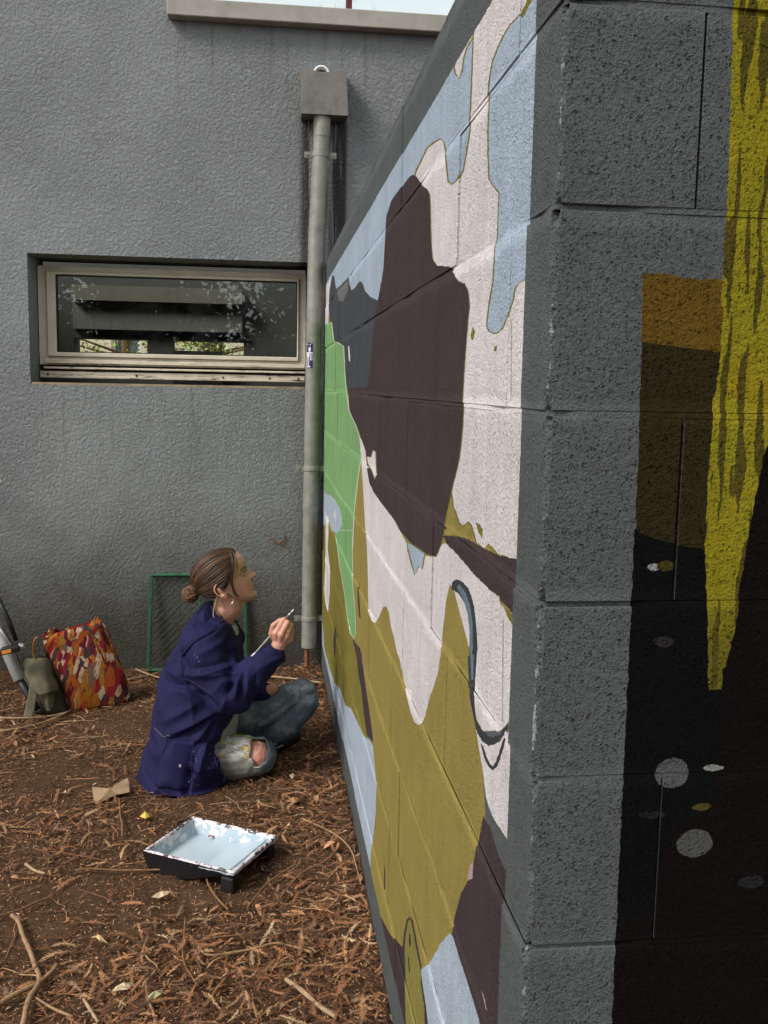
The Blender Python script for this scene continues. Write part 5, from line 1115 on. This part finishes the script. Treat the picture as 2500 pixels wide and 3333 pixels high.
# the torn right knee: an open hole, the leg shows inside
bm = bmesh.new(); bm.from_mesh(jeans); hc = V((-0.0210, 3.4300, 0.1250)); dead = []
for v in bm.verts:
    if v.co.y > RK.y + .005: continue
    dx, dz = (v.co.x - hc.x) / .031, (v.co.z - hc.z) / .052
    if dx * dx + dz * dz < 1 + .35 * noise.noise(V((v.co.x * 60, v.co.z * 60, 0))): dead.append(v)
bmesh.ops.delete(bm, geom=dead, context='VERTS'); bm.to_mesh(jeans); bm.free()
bj = BVHTree.FromPolygons([v.co[:] for v in jeans.vertices], [list(p.vertices) for p in jeans.polygons])
jn = kid('jeans', jeans, mat_denim())
m_jseam = simple('dark_denim_seam', (0.018, 0.022, 0.03), .9)
for pts in ([(-0.0620, 3.6000, 0.1320), (-0.0010, 3.6000, 0.1740), (0.0670, 3.6000, 0.2280), (0.1370, 3.6000, 0.2730), (0.1390, 3.6000, 0.3010), (0.1090, 3.6000, 0.3150), (0.0360, 3.6000, 0.2890), (-0.0220, 3.6000, 0.2440)], [(-0.0220, 3.6000, 0.1470), (0.0260, 3.6000, 0.1400), (0.0840, 3.6000, 0.1670)]):
    sp_ = []
    for q in smooth_path(pts, 6):
        h = bj.ray_cast(V((q.x, 3.3, q.z)), V((0, 1, 0)))
        if h[0] is not None: sp_.append(h[0] + h[1] * .0034)
    bm = bmesh.new(); tube(bm, sp_, .0021, 5); kid('seam', bm, m_jseam, par=jn); md = jn.modifiers.new('t', 'SOLIDIFY'); md.thickness = .0025; md.offset = 1
m_thread = simple('pale_thread', (0.62, 0.55, 0.45), .8)
bm = bmesh.new(); tube(bm, smooth_path([(-0.0230, 3.4250, 0.1690), (-0.0130, 3.4250, 0.1580), (-0.0180, 3.4250, 0.1370), (-0.0410, 3.4300, 0.1150)], 5), .0013, 5); kid('loose_thread', bm, m_thread, par=jn)
bm = bmesh.new(); tube(bm, smooth_path([(-0.0560, 3.4350, 0.0730), (-0.0260, 3.4300, 0.0690), (-0.0010, 3.4350, 0.0770)], 5), .0016, 5); kid('loose_thread', bm, m_thread, par=jn)
# shoes
m_shoe = simple('black_shoe', (0.010, 0.010, 0.011), .6, .3, 40, .2); m_sock = simple('grey_sock', (0.22, 0.22, 0.21), .9)
for pa, pb, pc_ in ((LA + V((.01, -.0, -.02)), V((0.0270, 3.7200, 0.0450)), V((0.1140, 3.7200, 0.0770))), (RA, V((0.0110, 3.9000, -0.0530)), V((-0.0700, 3.9500, -0.0890)))):
    bm = bmesh.new(); chain(bm, [(pa, .036), (pb, .040), (pb.lerp(pc_, .6), .038), (pc_, .030)]); sm_ = remesh(bm, .005, 3); c = coords(sm_); c[:, 2] = np.maximum(c[:, 2], .006); setco(sm_, c); sh = kid('shoe', sm_, m_shoe)
    bm = bmesh.new(); tube(bm, [pb + V((-.01, -.041, .008)), pb + V((.02, -.041, .018))], .004, 5); tube(bm, [pb + V((.015, -.041, -.002)), pb + V((.045, -.039, .010))], .004, 5); kid('lace', bm, m_sock, par=sh)

# ---- shirt under the open jacket
bm = bmesh.new()
loft(bm, [sell(V(q), ax, ay, 2.2) for q, ax, ay in (((-0.2590, 3.6200, 0.1290), .150, .150), ((-0.2380, 3.6200, 0.2000), .140, .150), ((-0.2270, 3.6200, 0.3100), .125, .15), ((-0.2110, 3.6200, 0.4180), .110, .14), ((-0.1870, 3.6200, 0.4990), .090, .11), ((-0.1660, 3.6200, 0.5310), .068, .075), ((-0.1600, 3.6200, 0.5610), .052, .056))])
shirt = remesh(bm, .006, 4); kid('shirt', shirt, simple('pale_grey_shirt', (0.30, 0.32, 0.29), .9, .15, 30, .2))

# ---- navy work jacket
def mat_jacket():
    s = NT('navy_work_cloth', .8, .2); p = s.pos()
    c = s.ramp(s.noise(p, 9, 5, .6), [(.25, (0.0055,0.0050,0.027)), (.6, (0.0100,0.0088,0.050)), (.85, (0.019,0.0165,0.078))])
    tw_ = s.noise(s.scale(p, (1, 1, .6)), 380, 2, .5); c = s.mix(s.math('MULTIPLY', s.step(tw_, .55, .75), .25), c, (0.026, 0.021, 0.085))
    # paint flecks near the front hem, a few on shoulder and sleeve
    def near_(pt, r_): return s.step(s.dist(p, pt), r_, r_ * .35)
    reg = s.math('MAXIMUM', near_((-0.2020, 3.3600, 0.1050), .13), s.math('MAXIMUM', near_((-0.1700, 3.4000, 0.0510), .09), s.math('MULTIPLY', near_((-0.1370, 3.3300, 0.3550), .035), .9)))
    reg = s.math('MAXIMUM', reg, s.math('MULTIPLY', near_((-0.2650, 3.3800, 0.4730), .06), .45))
    fl = s.step(s.noise(s.scale(p, (1, 1, .45)), 95, 4, .65), .665, .69); fl2 = s.step(s.noise(s.scale(s.vadd(p, (3, 1, 2)), (1, 1, .7)), 150, 3, .6), .70, .73)
    f = s.math('MULTIPLY', s.math('MAXIMUM', fl, fl2), s.step(reg, .12, .4))
    c = s.mix(f, c, s.mix(s.step(s.noise(p, 40, 2, .5), .5, .6), (0.55, 0.56, 0.62), (0.50, 0.42, 0.28)))
    s.color(c); s.bump(s.noise(p, 500, 2, .5), .25, .001); return s.m
m_jacket = mat_jacket()
bm = bmesh.new()
LV = [(590, 705, 770, .050, 3.62), (625, 680, 800, .080, 3.62), (670, 640, 845, .130, 3.62), (740, 585, 915, .180, 3.62), (830, 530, 965, .205, 3.62), (950, 462, 975, .215, 3.62), (1080, 392, 965, .215, 3.61), (1220, 352, 945, .212, 3.61),
      (1350, 335, 915, .215, 3.61), (1480, 318, 850, .220, 3.605), (1580, 292, 795, .228, 3.60), (1680, 255, 785, .240, 3.60), (1790, 235, 800, .252, 3.60), (1870, 236, 825, .258, 3.60)]
CV = {590: ((-0.2230, 3.6200, 0.6390), (-0.1890, 3.6200, 0.6390)), 625: ((-0.2360, 3.6200, 0.6200), (-0.1740, 3.6200, 0.6200)), 670: ((-0.2560, 3.6200, 0.5960), (-0.1510, 3.6200, 0.5950)), 740: ((-0.2850, 3.6200, 0.5590), (-0.1140, 3.6200, 0.5570)), 830: ((-0.3140, 3.6200, 0.5110), (-0.0880, 3.6200, 0.5080)), 950: ((-0.3490, 3.6200, 0.4470), (-0.0830, 3.6200, 0.4430)), 1080: ((-0.3850, 3.6100, 0.3810), (-0.0880, 3.6100, 0.3760)), 1220: ((-0.4060, 3.6100, 0.3060), (-0.0990, 3.6100, 0.2990)), 1350: ((-0.4160, 3.6100, 0.2350), (-0.1140, 3.6100, 0.2280)), 1480: ((-0.4250, 3.6050, 0.1660), (-0.1480, 3.6050, 0.1600)), 1580: ((-0.4380, 3.6000, 0.1140), (-0.1770, 3.6000, 0.1070)), 1680: ((-0.4580, 3.6000, 0.0600), (-0.1830, 3.6000, 0.0520)), 1790: ((-0.4690, 3.6000, -0.0000), (-0.1750, 3.6000, -0.0090)), 1870: ((-0.4690, 3.6000, -0.0440), (-0.1620, 3.6000, -0.0540))}
rings = []
for (py, xb_, xf_, hw, yc) in LV:
    b_, f_ = CV[py]; rings.append(sell(((b_[0] + f_[0]) / 2, yc, (b_[2] + f_[2]) / 2), (f_[0] - b_[0]) / 2, hw, 2.35, 56))
b_, f_ = CV[1870]; rings.append(sell((-.292, 3.60, .006), .170, .255, 2.5, 56))
loft(bm, rings)
chain(bm, [(V((-0.2230, 3.4900, 0.5110)), .088), (V((-0.1860, 3.4500, 0.4410)), .084), (V((-0.1400, 3.4200, 0.3720)), .084), (V((-0.1130, 3.4100, 0.3620)), .078), (V((-0.0560, 3.4100, 0.4150)), .066), (V((0.0030, 3.4150, 0.4740)), .050), (V((0.0260, 3.4200, 0.4900)), .043)], 20)
chain(bm, [(V((-0.2340, 3.7500, 0.4370)), .085), (V((-0.1390, 3.7900, 0.2370)), .075), (V((-0.0120, 3.7300, 0.2500)), .044)], 18)
# front panel falling over the thigh to its corner on the ground
loft(bm, [[V(q) for q in r_] for r_ in (((-0.2160, 3.4400, 0.2100), (-0.1670, 3.4400, 0.2140), (-0.1700, 3.5000, 0.1930), (-0.2220, 3.5200, 0.1810)), ((-0.2510, 3.3600, 0.1640), (-0.1810, 3.4000, 0.1510), (-0.1840, 3.4600, 0.1280), (-0.2580, 3.4600, 0.1250)),
     ((-0.2600, 3.3450, 0.0980), (-0.1580, 3.3750, 0.0930), (-0.1600, 3.4200, 0.0740), (-0.2680, 3.4500, 0.0550)), ((-0.2660, 3.3500, 0.0080), (-0.1320, 3.4200, 0.0130), (-0.1340, 3.4700, -0.0080), (-0.2740, 3.4500, -0.0250)))])
jk = remesh(bm, .0046, 4, .5); c = coords(jk); nn = normals(jk)
disp = np.array([.006 * noise.noise(V((p[0] * 9, p[1] * 7, p[2] * 7))) + .0025 * noise.noise(V((p[0] * 26, p[1] * 20, p[2] * 18))) + .009 * (max(0, 1 - 2.2 * abs(noise.noise(V((p[0] * 9 + p[2] * 5, p[1] * 6, p[2] * 8 - p[0] * 4))))) ** 2 - .25) for p in c])
JK = [ # long drapes down the back and side
 ((-0.1550, 3.4000, 0.3110), (-0.3370, 3.4000, 0.2070), .013, .016), ((-0.2040, 3.4000, 0.2660), (-0.3220, 3.4000, 0.1970), -.010, .014), ((-0.2430, 3.4000, 0.3290), (-0.3600, 3.4000, 0.2490), .008, .020), ((-0.1840, 3.4000, 0.2760), (-0.2540, 3.4000, 0.1840), .010, .014), ((-0.1650, 3.4000, 0.2650), (-0.2190, 3.4000, 0.1520), .008, .014),
 ((-0.2810, 3.4000, 0.3910), (-0.3690, 3.4000, 0.3830), -.010, .016), ((-0.2910, 3.4000, 0.4170), (-0.3730, 3.4000, 0.4240), .008, .014), ((-0.3270, 3.4000, 0.1970), (-0.4120, 3.4000, 0.0430), -.008, .014), ((-0.3420, 3.4000, 0.1970), (-0.3820, 3.4000, 0.0740), .007, .016), ((-0.2390, 3.4000, 0.1630), (-0.2690, 3.4000, 0.0180), -.010, .016), ((-0.2140, 3.4000, 0.1940), (-0.2390, 3.4000, 0.0800), .010, .018),
 # armhole
 ((-0.1440, 3.4000, 0.5920), (-0.2510, 3.4000, 0.5480), -.006, .007), ((-0.2510, 3.4000, 0.5480), (-0.2950, 3.4000, 0.4880), -.006, .007), ((-0.2950, 3.4000, 0.4880), (-0.2960, 3.4000, 0.4170), -.008, .008), ((-0.2960, 3.4000, 0.4170), (-0.2430, 3.4000, 0.3650), -.012, .014), ((-0.2430, 3.4000, 0.3650), (-0.1640, 3.4000, 0.3120), -.010, .014),
 # sleeve
 ((-0.2810, 3.4000, 0.4270), (-0.1100, 3.4000, 0.4700), .009, .012), ((-0.2620, 3.4000, 0.4520), (-0.1150, 3.4000, 0.4900), -.006, .012), ((-0.2130, 3.4000, 0.4360), (-0.0950, 3.4000, 0.4440), .006, .010), ((-0.2510, 3.4000, 0.5530), (-0.1390, 3.4000, 0.5870), .006, .012), ((-0.1540, 3.4000, 0.4400), (-0.1000, 3.4000, 0.4390), -.006, .008),
 ((-0.1000, 3.4000, 0.4390), (-0.1300, 3.4000, 0.3780), -.012, .010), ((-0.0900, 3.4000, 0.4390), (-0.1050, 3.4000, 0.3670), .012, .011), ((-0.0710, 3.4000, 0.4490), (-0.0850, 3.4000, 0.3770), -.009, .010), ((-0.0610, 3.4000, 0.4490), (-0.0660, 3.4000, 0.3720), .010, .012), ((-0.0310, 3.4000, 0.4580), (-0.0360, 3.4000, 0.3860), -.006, .012), ((-0.0160, 3.4000, 0.4790), (0.0230, 3.4000, 0.4370), .005, .008), ((-0.1350, 3.4000, 0.3680), (-0.1500, 3.4000, 0.3220), .007, .012),
 # yoke and chest
 ((-0.1930, 3.4000, 0.6030), (-0.1340, 3.4000, 0.5670), .006, .010), ((-0.2120, 3.4000, 0.6340), (-0.1390, 3.4000, 0.6020), -.005, .010), ((-0.1340, 3.4000, 0.5820), (-0.1150, 3.4000, 0.4600), -.012, .018)]
front = np.clip((.35 - nn[:, 1]) / .5, 0, 1)
disp += foldamt(c, JK) * front * 2.1
c = c + nn * disp[:, None]; c[:, 2] = np.maximum(c[:, 2], .003); setco(jk, c)
jacket = kid('jacket', jk, m_jacket)
bv = BVHTree.FromPolygons([v.co[:] for v in jk.vertices], [list(p.vertices) for p in jk.polygons])
def onj(p, off=.002):
    h = bv.ray_cast(V((p[0], 2.9, p[2])), V((0, 1, 0)))
    return (h[0] + h[1] * off) if h[0] is not None else V(p)
def jpatch(name, quad, n, mat, off=.003):
    """cloth patch laid on the jacket; quad: 4 world points"""
    bm = bmesh.new(); q = [V(p) for p in quad]; g = []
    for i in range(n + 1):
        g.append([bm.verts.new(onj(q[0].lerp(q[1], k / n).lerp(q[3].lerp(q[2], k / n), i / n), off)) for k in range(n + 1)])
    for i in range(n):
        for k in range(n): bm.faces.new((g[i][k], g[i][k+1], g[i+1][k+1], g[i+1][k]))
    o = kid(name, bm, mat, par=jacket); md = o.modifiers.new('t', 'SOLIDIFY'); md.thickness = .003; md.offset = 1; return o
jpatch('pocket', ((-0.3390, 3.4000, 0.1980), (-0.2450, 3.4000, 0.1880), (-0.2690, 3.4000, 0.0230), (-0.3900, 3.4000, 0.0370)), 16, m_jacket)
def jline(name, pts, r_, mat):
    bm = bmesh.new(); tube(bm, [onj(p, .0012) for p in smooth_path(pts, 6)], r_, 5); return kid(name, bm, mat, par=jacket)
m_seam = simple('navy_stitching', (0.022, 0.016, 0.07), .9)
jline('armhole_seam', [(-0.1490, 3.4000, 0.5900), (-0.2020, 3.4000, 0.5750), (-0.2510, 3.4000, 0.5480), (-0.2880, 3.4000, 0.5030), (-0.3010, 3.4000, 0.4580), (-0.2930, 3.4000, 0.4170)], .0022, m_seam)
jline('yoke_seam', [(-0.2800, 3.4000, 0.5840), (-0.2410, 3.4000, 0.6040), (-0.1930, 3.4000, 0.6160), (-0.1590, 3.4000, 0.6100)], .0016, m_seam)
jline('sleeve_seam', [(-0.2810, 3.4000, 0.4120), (-0.2230, 3.4000, 0.3950), (-0.1640, 3.4000, 0.3630), (-0.1200, 3.4000, 0.3310)], .0016, m_seam)
jline('front_edge', [(-0.1690, 3.4000, 0.2240), (-0.1830, 3.4000, 0.1720), (-0.1770, 3.4000, 0.1250), (-0.1550, 3.4000, 0.0720), (-0.1350, 3.4000, 0.0270)], .0022, m_seam)
jline('hem_seam', [(-0.4380, 3.4000, 0.0550), (-0.3920, 3.4000, 0.0320), (-0.3340, 3.4000, 0.0070), (-0.2700, 3.4000, -0.0060)], .0018, m_seam)
jline('frayed_thread', [(-0.3990, 3.4000, 0.2140), (-0.3760, 3.4000, 0.2060), (-0.3590, 3.4000, 0.2000), (-0.3460, 3.4000, 0.2100), (-0.3340, 3.4000, 0.2100)], .0006, simple('grey_thread', (0.22, 0.21, 0.27), .8))
# cuff, collar
bm = bmesh.new(); d_ = (V((0.0410, 3.4200, 0.5080)) - V((0.0030, 3.4150, 0.4740))).normalized(); q0 = V((0.0080, 3.4160, 0.4780)); tube(bm, [q0, q0 + d_ * .012, q0 + d_ * .045, q0 + d_ * .048], [.047, .0465, .0435, .040], 24, cap=False)
o = kid('cuff', bm, m_jacket, par=jacket); md = o.modifiers.new('t', 'SOLIDIFY'); md.thickness = .003
def collar():
    bm = bmesh.new(); g = []; n = 40
    nb, nf = V((-0.2080, 3.6200, 0.5850)), V((-0.1200, 3.6200, 0.5300)); cen = (nb + nf) / 2; axx = (nf - nb) / 2
    for k in range(n + 1):
        t = math.radians(28) + (2 * math.pi - math.radians(56)) * k / n     # open at the throat
        base = cen + axx * math.cos(t) * 1.02 + V((0, .092 * math.sin(t), 0)); back = .5 - .5 * math.cos(t)
        hgt = .030 + .026 * back; fold = .050 + .012 * (1 - back)
        inn = base + V((-axx.x * .22 * math.cos(t) , -.018 * math.sin(t), hgt)); out_d = V((axx.x * math.cos(t), .10 * math.sin(t), 0)).normalized()
        rim2 = inn + out_d * .010 + V((0, 0, .004)); low = base + out_d * .026 + V((0, 0, .030 - fold * .62))
        g.append([bm.verts.new(p) for p in (base, base.lerp(inn, .5), inn, rim2, rim2.lerp(low, .5) + out_d * .004, low)])
    for a_, b_ in zip(g[:-1], g[1:]):
        for k in range(5): bm.faces.new((a_[k], b_[k], b_[k+1], a_[k+1]))
    o = kid('collar', bm, m_jacket, par=jacket); md = o.modifiers.new('t', 'SOLIDIFY'); md.thickness = .003
    for tp in (1, -1):     # lapel tips
        pass
collar()
def lapel(rows):
    o = cloth('lapel', rows, me_person, m_jacket, .003); o.parent = jacket
lapel([[(-0.2050, 3.6000, 0.6440), (-0.1850, 3.5600, 0.6150), (-0.1590, 3.5480, 0.5650), (-0.1270, 3.5350, 0.5000)], [(-0.2130, 3.5750, 0.6490), (-0.2020, 3.5300, 0.6150), (-0.1780, 3.5080, 0.5680), (-0.1330, 3.5000, 0.5040)], [(-0.2220, 3.5600, 0.6450), (-0.2230, 3.5000, 0.6140), (-0.2000, 3.4780, 0.5680), (-0.1420, 3.4750, 0.5080)]])
lapel([[(-0.1210, 3.6550, 0.5810), (-0.1220, 3.6450, 0.5400), (-0.1260, 3.6200, 0.4870)], [(-0.1110, 3.6900, 0.5670), (-0.0960, 3.7000, 0.5100), (-0.1000, 3.6800, 0.4650)], [(-0.1040, 3.7200, 0.5430), (-0.0790, 3.7350, 0.4920), (-0.0800, 3.7200, 0.4600)]])
# ---- hair
def mat_hair():
    s = NT('brown_hair', .42, .5); c = s.attr(); p = s.pos(); s.color(s.mix(1.0, c, s.ramp(s.noise(p, 120, 3, .6), [(.3, .6), (.7, 1.4)]), 'MULTIPLY')); return s.m
m_hair = mat_hair()
def hairline(z): return np.interp(z, [-3, -1, 0, .8, 4.7, 8, 10.9, 13.5], [-3.4, -2.0, .3, 2.2, 5.6, 8.0, 9.9, 11])
def shell_pt(t, z, grow=1.0):
    xf, xb, hw = (np.interp(z, zz, tab[:, k]) for k in range(3)); cx, ax = (xf + xb) / 2, (xf - xb) / 2
    x = cx + math.cos(t) * ax; y = math.sin(t) * hw
    m = min(1, max(0, (hairline(z) - x) / 1.6)); m = m * m * (3 - 2 * m)
    off = (-.35 + 1.25 * m) * grow * (1 if z > -1 else max(0, (z + 3.2) / 2.2)); nv_ = V((math.cos(t) * hw, math.sin(t) * ax, 0)).normalized()
    up_ = max(0, (z - 8) / 5); return V((x, y, z)) + (nv_ * (1 - .55 * up_) + V((0, 0, up_))) * off
bm = bmesh.new(); rings = []
for z in np.linspace(-2.6, 13.05, 60): rings.append([HW_(*shell_pt(2 * math.pi * k / 64, z)) for k in range(64)])
loft(bm, rings); bm.verts.ensure_lookup_table()
bh = BVHTree.FromBMesh(bm)
me = bpy.data.meshes.new('hair'); bm.to_mesh(me); bm.free(); nv_ = len(me.vertices)
a = me.color_attributes.new('tint', 'FLOAT_COLOR', 'POINT'); a.data.foreach_set('color', np.tile(np.array([.024, .013, .008, 1], np.float32), nv_))
hair = kid('hair', me, m_hair)
BUN = V((-10.9, 0, 2.3)); HC = V((1.0, 0, 4.5))
def ribbon_set(name, paths, width, cols, par):
    """flat strands: each path a list of points"""
    VV, FF, TT = [], [], []
    for pts, wd, cl in zip(paths, width, cols):
        b0 = len(VV); n = len(pts)
        for i, p in enumerate(pts):
            t = (pts[min(i + 1, n - 1)] - pts[max(i - 1, 0)]); t = t.normalized() if t.length > 1e-9 else V((0, 0, 1)); sd = t.cross(V((0, -1, .2))); sd = sd.normalized() if sd.length > 1e-6 else V((1, 0, 0)); nz = sd.cross(t)
            w2 = wd * (1 - .6 * (i / (n - 1)) ** 3)
            VV += [p - sd * w2, p + nz * w2 * .7, p + sd * w2]; TT += [cl] * 3
            if i:
                q = len(VV); FF += [(q-6, q-5, q-2, q-3), (q-5, q-4, q-1, q-2), (q-4, q-6, q-3, q-1)]
    o = kid(name, np_mesh(name, [v[:] for v in VV], FF, np.array(TT)), m_hair, par=par); return o
HCOL = [np.array(c) for c in ((.044,.021,.011), (.068,.033,.017), (.024,.012,.007), (.11,.054,.027), (.18,.092,.046))]
paths, wds, cols = [], [], []
while len(paths) < 520:
    th = rnd.uniform(-2.9, 2.9); z0 = rnd.uniform(-1.2, 12.6); p0 = shell_pt(th, z0)
    if p0.x > hairline(z0) - .05: continue
    if p0.x < hairline(z0) - 2.2 and rnd.random() < .8: continue
    d0 = (p0 - HC).normalized(); d1 = (BUN - HC).normalized(); pts = []; ok = True; r0 = rnd.uniform(.001, .0035); sway = rnd.gauss(0, .10)
    for k in range(15):
        t = k / 14; q = d0.slerp(d1, t * .98) if d0.angle(d1) < 3.1 else d0; q = (q + V((0, 0, -.10 * math.sin(math.pi * t) + sway * math.sin(math.pi * t) * .5))).normalized()
        wdir = (ef * q.x + el * q.y + eh * q.z).normalized(); o_ = HW_(*HC); h = bh.ray_cast(o_, wdir)
        if h[0] is None: continue
        pts.append(h[0] + wdir * (r0 * min(1, .25 + t * 4)))
    if len(pts) > 8: paths.append(pts); wds.append(rnd.uniform(.0008, .0019)); cols.append(HCOL[rnd.choices(range(5), (5, 4, 3, 2, 1))[0]] * rnd.uniform(.8, 1.2))
ribbon_set('hair_strands', paths, wds, cols, hair)
# bun
bw = HW_(*BUN) + V((-.004, 0, 0)); bm = bmesh.new(); bmesh.ops.create_icosphere(bm, subdivisions=3, radius=.0255)
for v in bm.verts: v.co = V((v.co.x * 1.08, v.co.y, v.co.z * .92)) * (1 + .10 * noise.noise(v.co * 60)) + bw
me = bpy.data.meshes.new('bun'); bm.to_mesh(me); bm.free(); a = me.color_attributes.new('tint', 'FLOAT_COLOR', 'POINT'); a.data.foreach_set('color', np.tile(np.array([.07, .036, .02, 1], np.float32), len(me.vertices)))
bun = kid('bun', me, m_hair, par=hair)
paths, wds, cols = [], [], []
for k in range(120):
    ax_ = V((rnd.gauss(0, .6), rnd.gauss(0, .8), rnd.gauss(0, .8))).normalized(); u_ = ax_.orthogonal().normalized(); v_ = ax_.cross(u_); s0 = rnd.uniform(0, 6.28); span = rnd.uniform(1.5, 4.5); lat = rnd.uniform(-.7, .7); rr = .0262 + rnd.uniform(0, .0065)
    paths.append([bw + (u_ * math.cos(s0 + span * i / 14) * math.cos(lat) + v_ * math.sin(s0 + span * i / 14) * math.cos(lat) + ax_ * math.sin(lat)) * rr * V((1, 1, 1)).length / 1.732 for i in range(15)]); wds.append(rnd.uniform(.0010, .0022)); cols.append(np.array((.13, .066, .033)) * rnd.uniform(.5, 1.7))
ribbon_set('bun_strands', paths, wds, cols, hair)
# loose locks: fringe past the cheek, wisps on the neck
def lock(pts, n, spread, wd, col):
    P_ = smooth_path(pts, 5)
    for k in range(n):
        o1 = V((rnd.gauss(0, spread), rnd.gauss(0, spread), rnd.gauss(0, spread * .6))); o2 = V((rnd.gauss(0, spread * 1.6), rnd.gauss(0, spread), rnd.gauss(0, spread)))
        paths.append([p + o1.lerp(o2, i / (len(P_) - 1)) * min(1, .2 + 1.2 * i / (len(P_) - 1)) for i, p in enumerate(P_)]); wds.append(wd * rnd.uniform(.6, 1.2)); cols.append(np.array(col) * rnd.uniform(.6, 1.5))
paths, wds, cols = [], [], []
yc_ = 3.545
lock([(-0.1180, 3.5750, 0.8430), (-0.1110, 3.5560, 0.8210), (-0.1160, 3.5480, 0.7860), (-0.1210, 3.5450, 0.7490), (-0.1190, 3.5450, 0.7210), (-0.1110, 3.5500, 0.6970), (-0.0980, 3.5560, 0.6800)], 16, .0022, .0009, (.060, .034, .020))
lock([(-0.1270, 3.5750, 0.8450), (-0.1200, 3.5560, 0.8210), (-0.1230, 3.5480, 0.7920), (-0.1280, 3.5450, 0.7580), (-0.1290, 3.5430, 0.7300)], 16, .003, .0010, (.050, .028, .017))
lock([(-0.1090, 3.5900, 0.8400), (-0.1040, 3.5700, 0.8190), (-0.1020, 3.5630, 0.7980), (-0.1030, 3.5600, 0.7800)], 4, .0015, .0006, (.07, .04, .022))
lock([(-0.1720, 3.5550, 0.7030), (-0.1770, 3.5550, 0.6720), (-0.1810, 3.5500, 0.6540), (-0.1770, 3.5450, 0.6300), (-0.1690, 3.5350, 0.6010)], 22, .0045, .0010, (.26, .155, .08))
lock([(-0.1810, 3.5500, 0.6670), (-0.1880, 3.5400, 0.6380), (-0.1870, 3.5300, 0.6120), (-0.1680, 3.5300, 0.5930), (-0.1500, 3.5300, 0.5770), (-0.1410, 3.5300, 0.5610)], 5, .0015, .0007, (.30, .19, .11))
lock([(-0.1780, 3.5500, 0.6410), (-0.1680, 3.5300, 0.6020), (-0.1590, 3.5300, 0.5960), (-0.1530, 3.5300, 0.6080)], 3, .001, .0006, (.34, .22, .13))
lock([(-0.2100, 3.5800, 0.6790), (-0.2230, 3.5900, 0.6710), (-0.2330, 3.6000, 0.6780)], 6, .003, .0008, (.08, .045, .026))
for k in range(26):     # flyaway hairs
    th = rnd.uniform(-2.6, -.4); z0 = rnd.uniform(3, 12.5); p0 = shell_pt(th, z0)
    if p0.x > hairline(z0) - .4: continue
    out_ = (p0 - HC).normalized(); dr_ = (BUN - p0).normalized(); L_ = rnd.uniform(2, 5)
    paths.append([HW_(*(p0 + dr_ * L_ * t + out_ * (.15 + rnd.uniform(.4, .9) * math.sin(math.pi * t * .9)) + V((0, 0, .25 * math.sin(5 * t + k))))) for t in [i / 9 for i in range(10)]]); wds.append(.00035); cols.append(np.array((.09, .05, .028)))
ribbon_set('loose_locks', paths, wds, cols, hair)
# ---- hoop earring, ring, paintbrush
m_gold = simple('pale_gold', (0.80, 0.66, 0.40), .2, .05, 40, metal=.9)
def hoop(c0, R1, r_, tilt, name):
    bm = bmesh.new(); c0 = V(c0); pts = [c0 + Matrix.Rotation(tilt, 3, 'Z') @ V((math.sin(t) * R1, 0, math.cos(t) * R1)) for t in [2 * math.pi * k / 40 for k in range(41)]]; tube(bm, pts, r_, 6, cap=False); return kid(name, bm, m_gold)
hoop((-0.1380, 3.5430, 0.6750), .0245, .0011, .35, 'earring'); hoop((-0.0970, 3.7000, 0.6370), .0245, .0011, .35, 'earring')
rg = K[2].lerp(PI_[2], .45); bm = bmesh.new(); dr = (PI_[2] - K[2]).normalized(); tube(bm, [rg - dr * .0018, rg + dr * .0018], .0112, 16, cap=False); o = kid('finger_ring', bm, m_gold); md = o.modifiers.new('t', 'SOLIDIFY'); md.thickness = .0012
b0, b1 = V((-0.0710, 3.4000, 0.4670)), V((0.1030, 3.4180, 0.6640))
br_ = empty('paintbrush', b0); tag(br_, 'thin paintbrush with white paint-covered handle held in the raised hand', 'paintbrush')
m_hand = simple('worn_wood_handle', (0.34, 0.33, 0.30), .5, .3, 60); m_wpaint = simple('dried_white_paint', (0.72, 0.70, 0.66), .6, .1, 50, .4)
D_ = b1 - b0
def bpart(name, t0, t1, rs, mat):
    bm = bmesh.new(); k = len(rs); tube(bm, [D_ * (t0 + (t1 - t0) * i / (k - 1)) for i in range(k)], rs, 10); obj(name, bm, mat, br_, True)
bpart('handle', .20, .86, [.0026, .0029, .0030, .0028, .0026], m_hand); bpart('paint_crust', 0, .21, [.0024, .0044, .0046, .0040, .0044, .0030], m_wpaint); bpart('ferrule', .855, .955, [.0027, .0028, .0026], m_chrome); bpart('bristles', .95, 1.0, [.0026, .0030, .0008], m_wpaint)
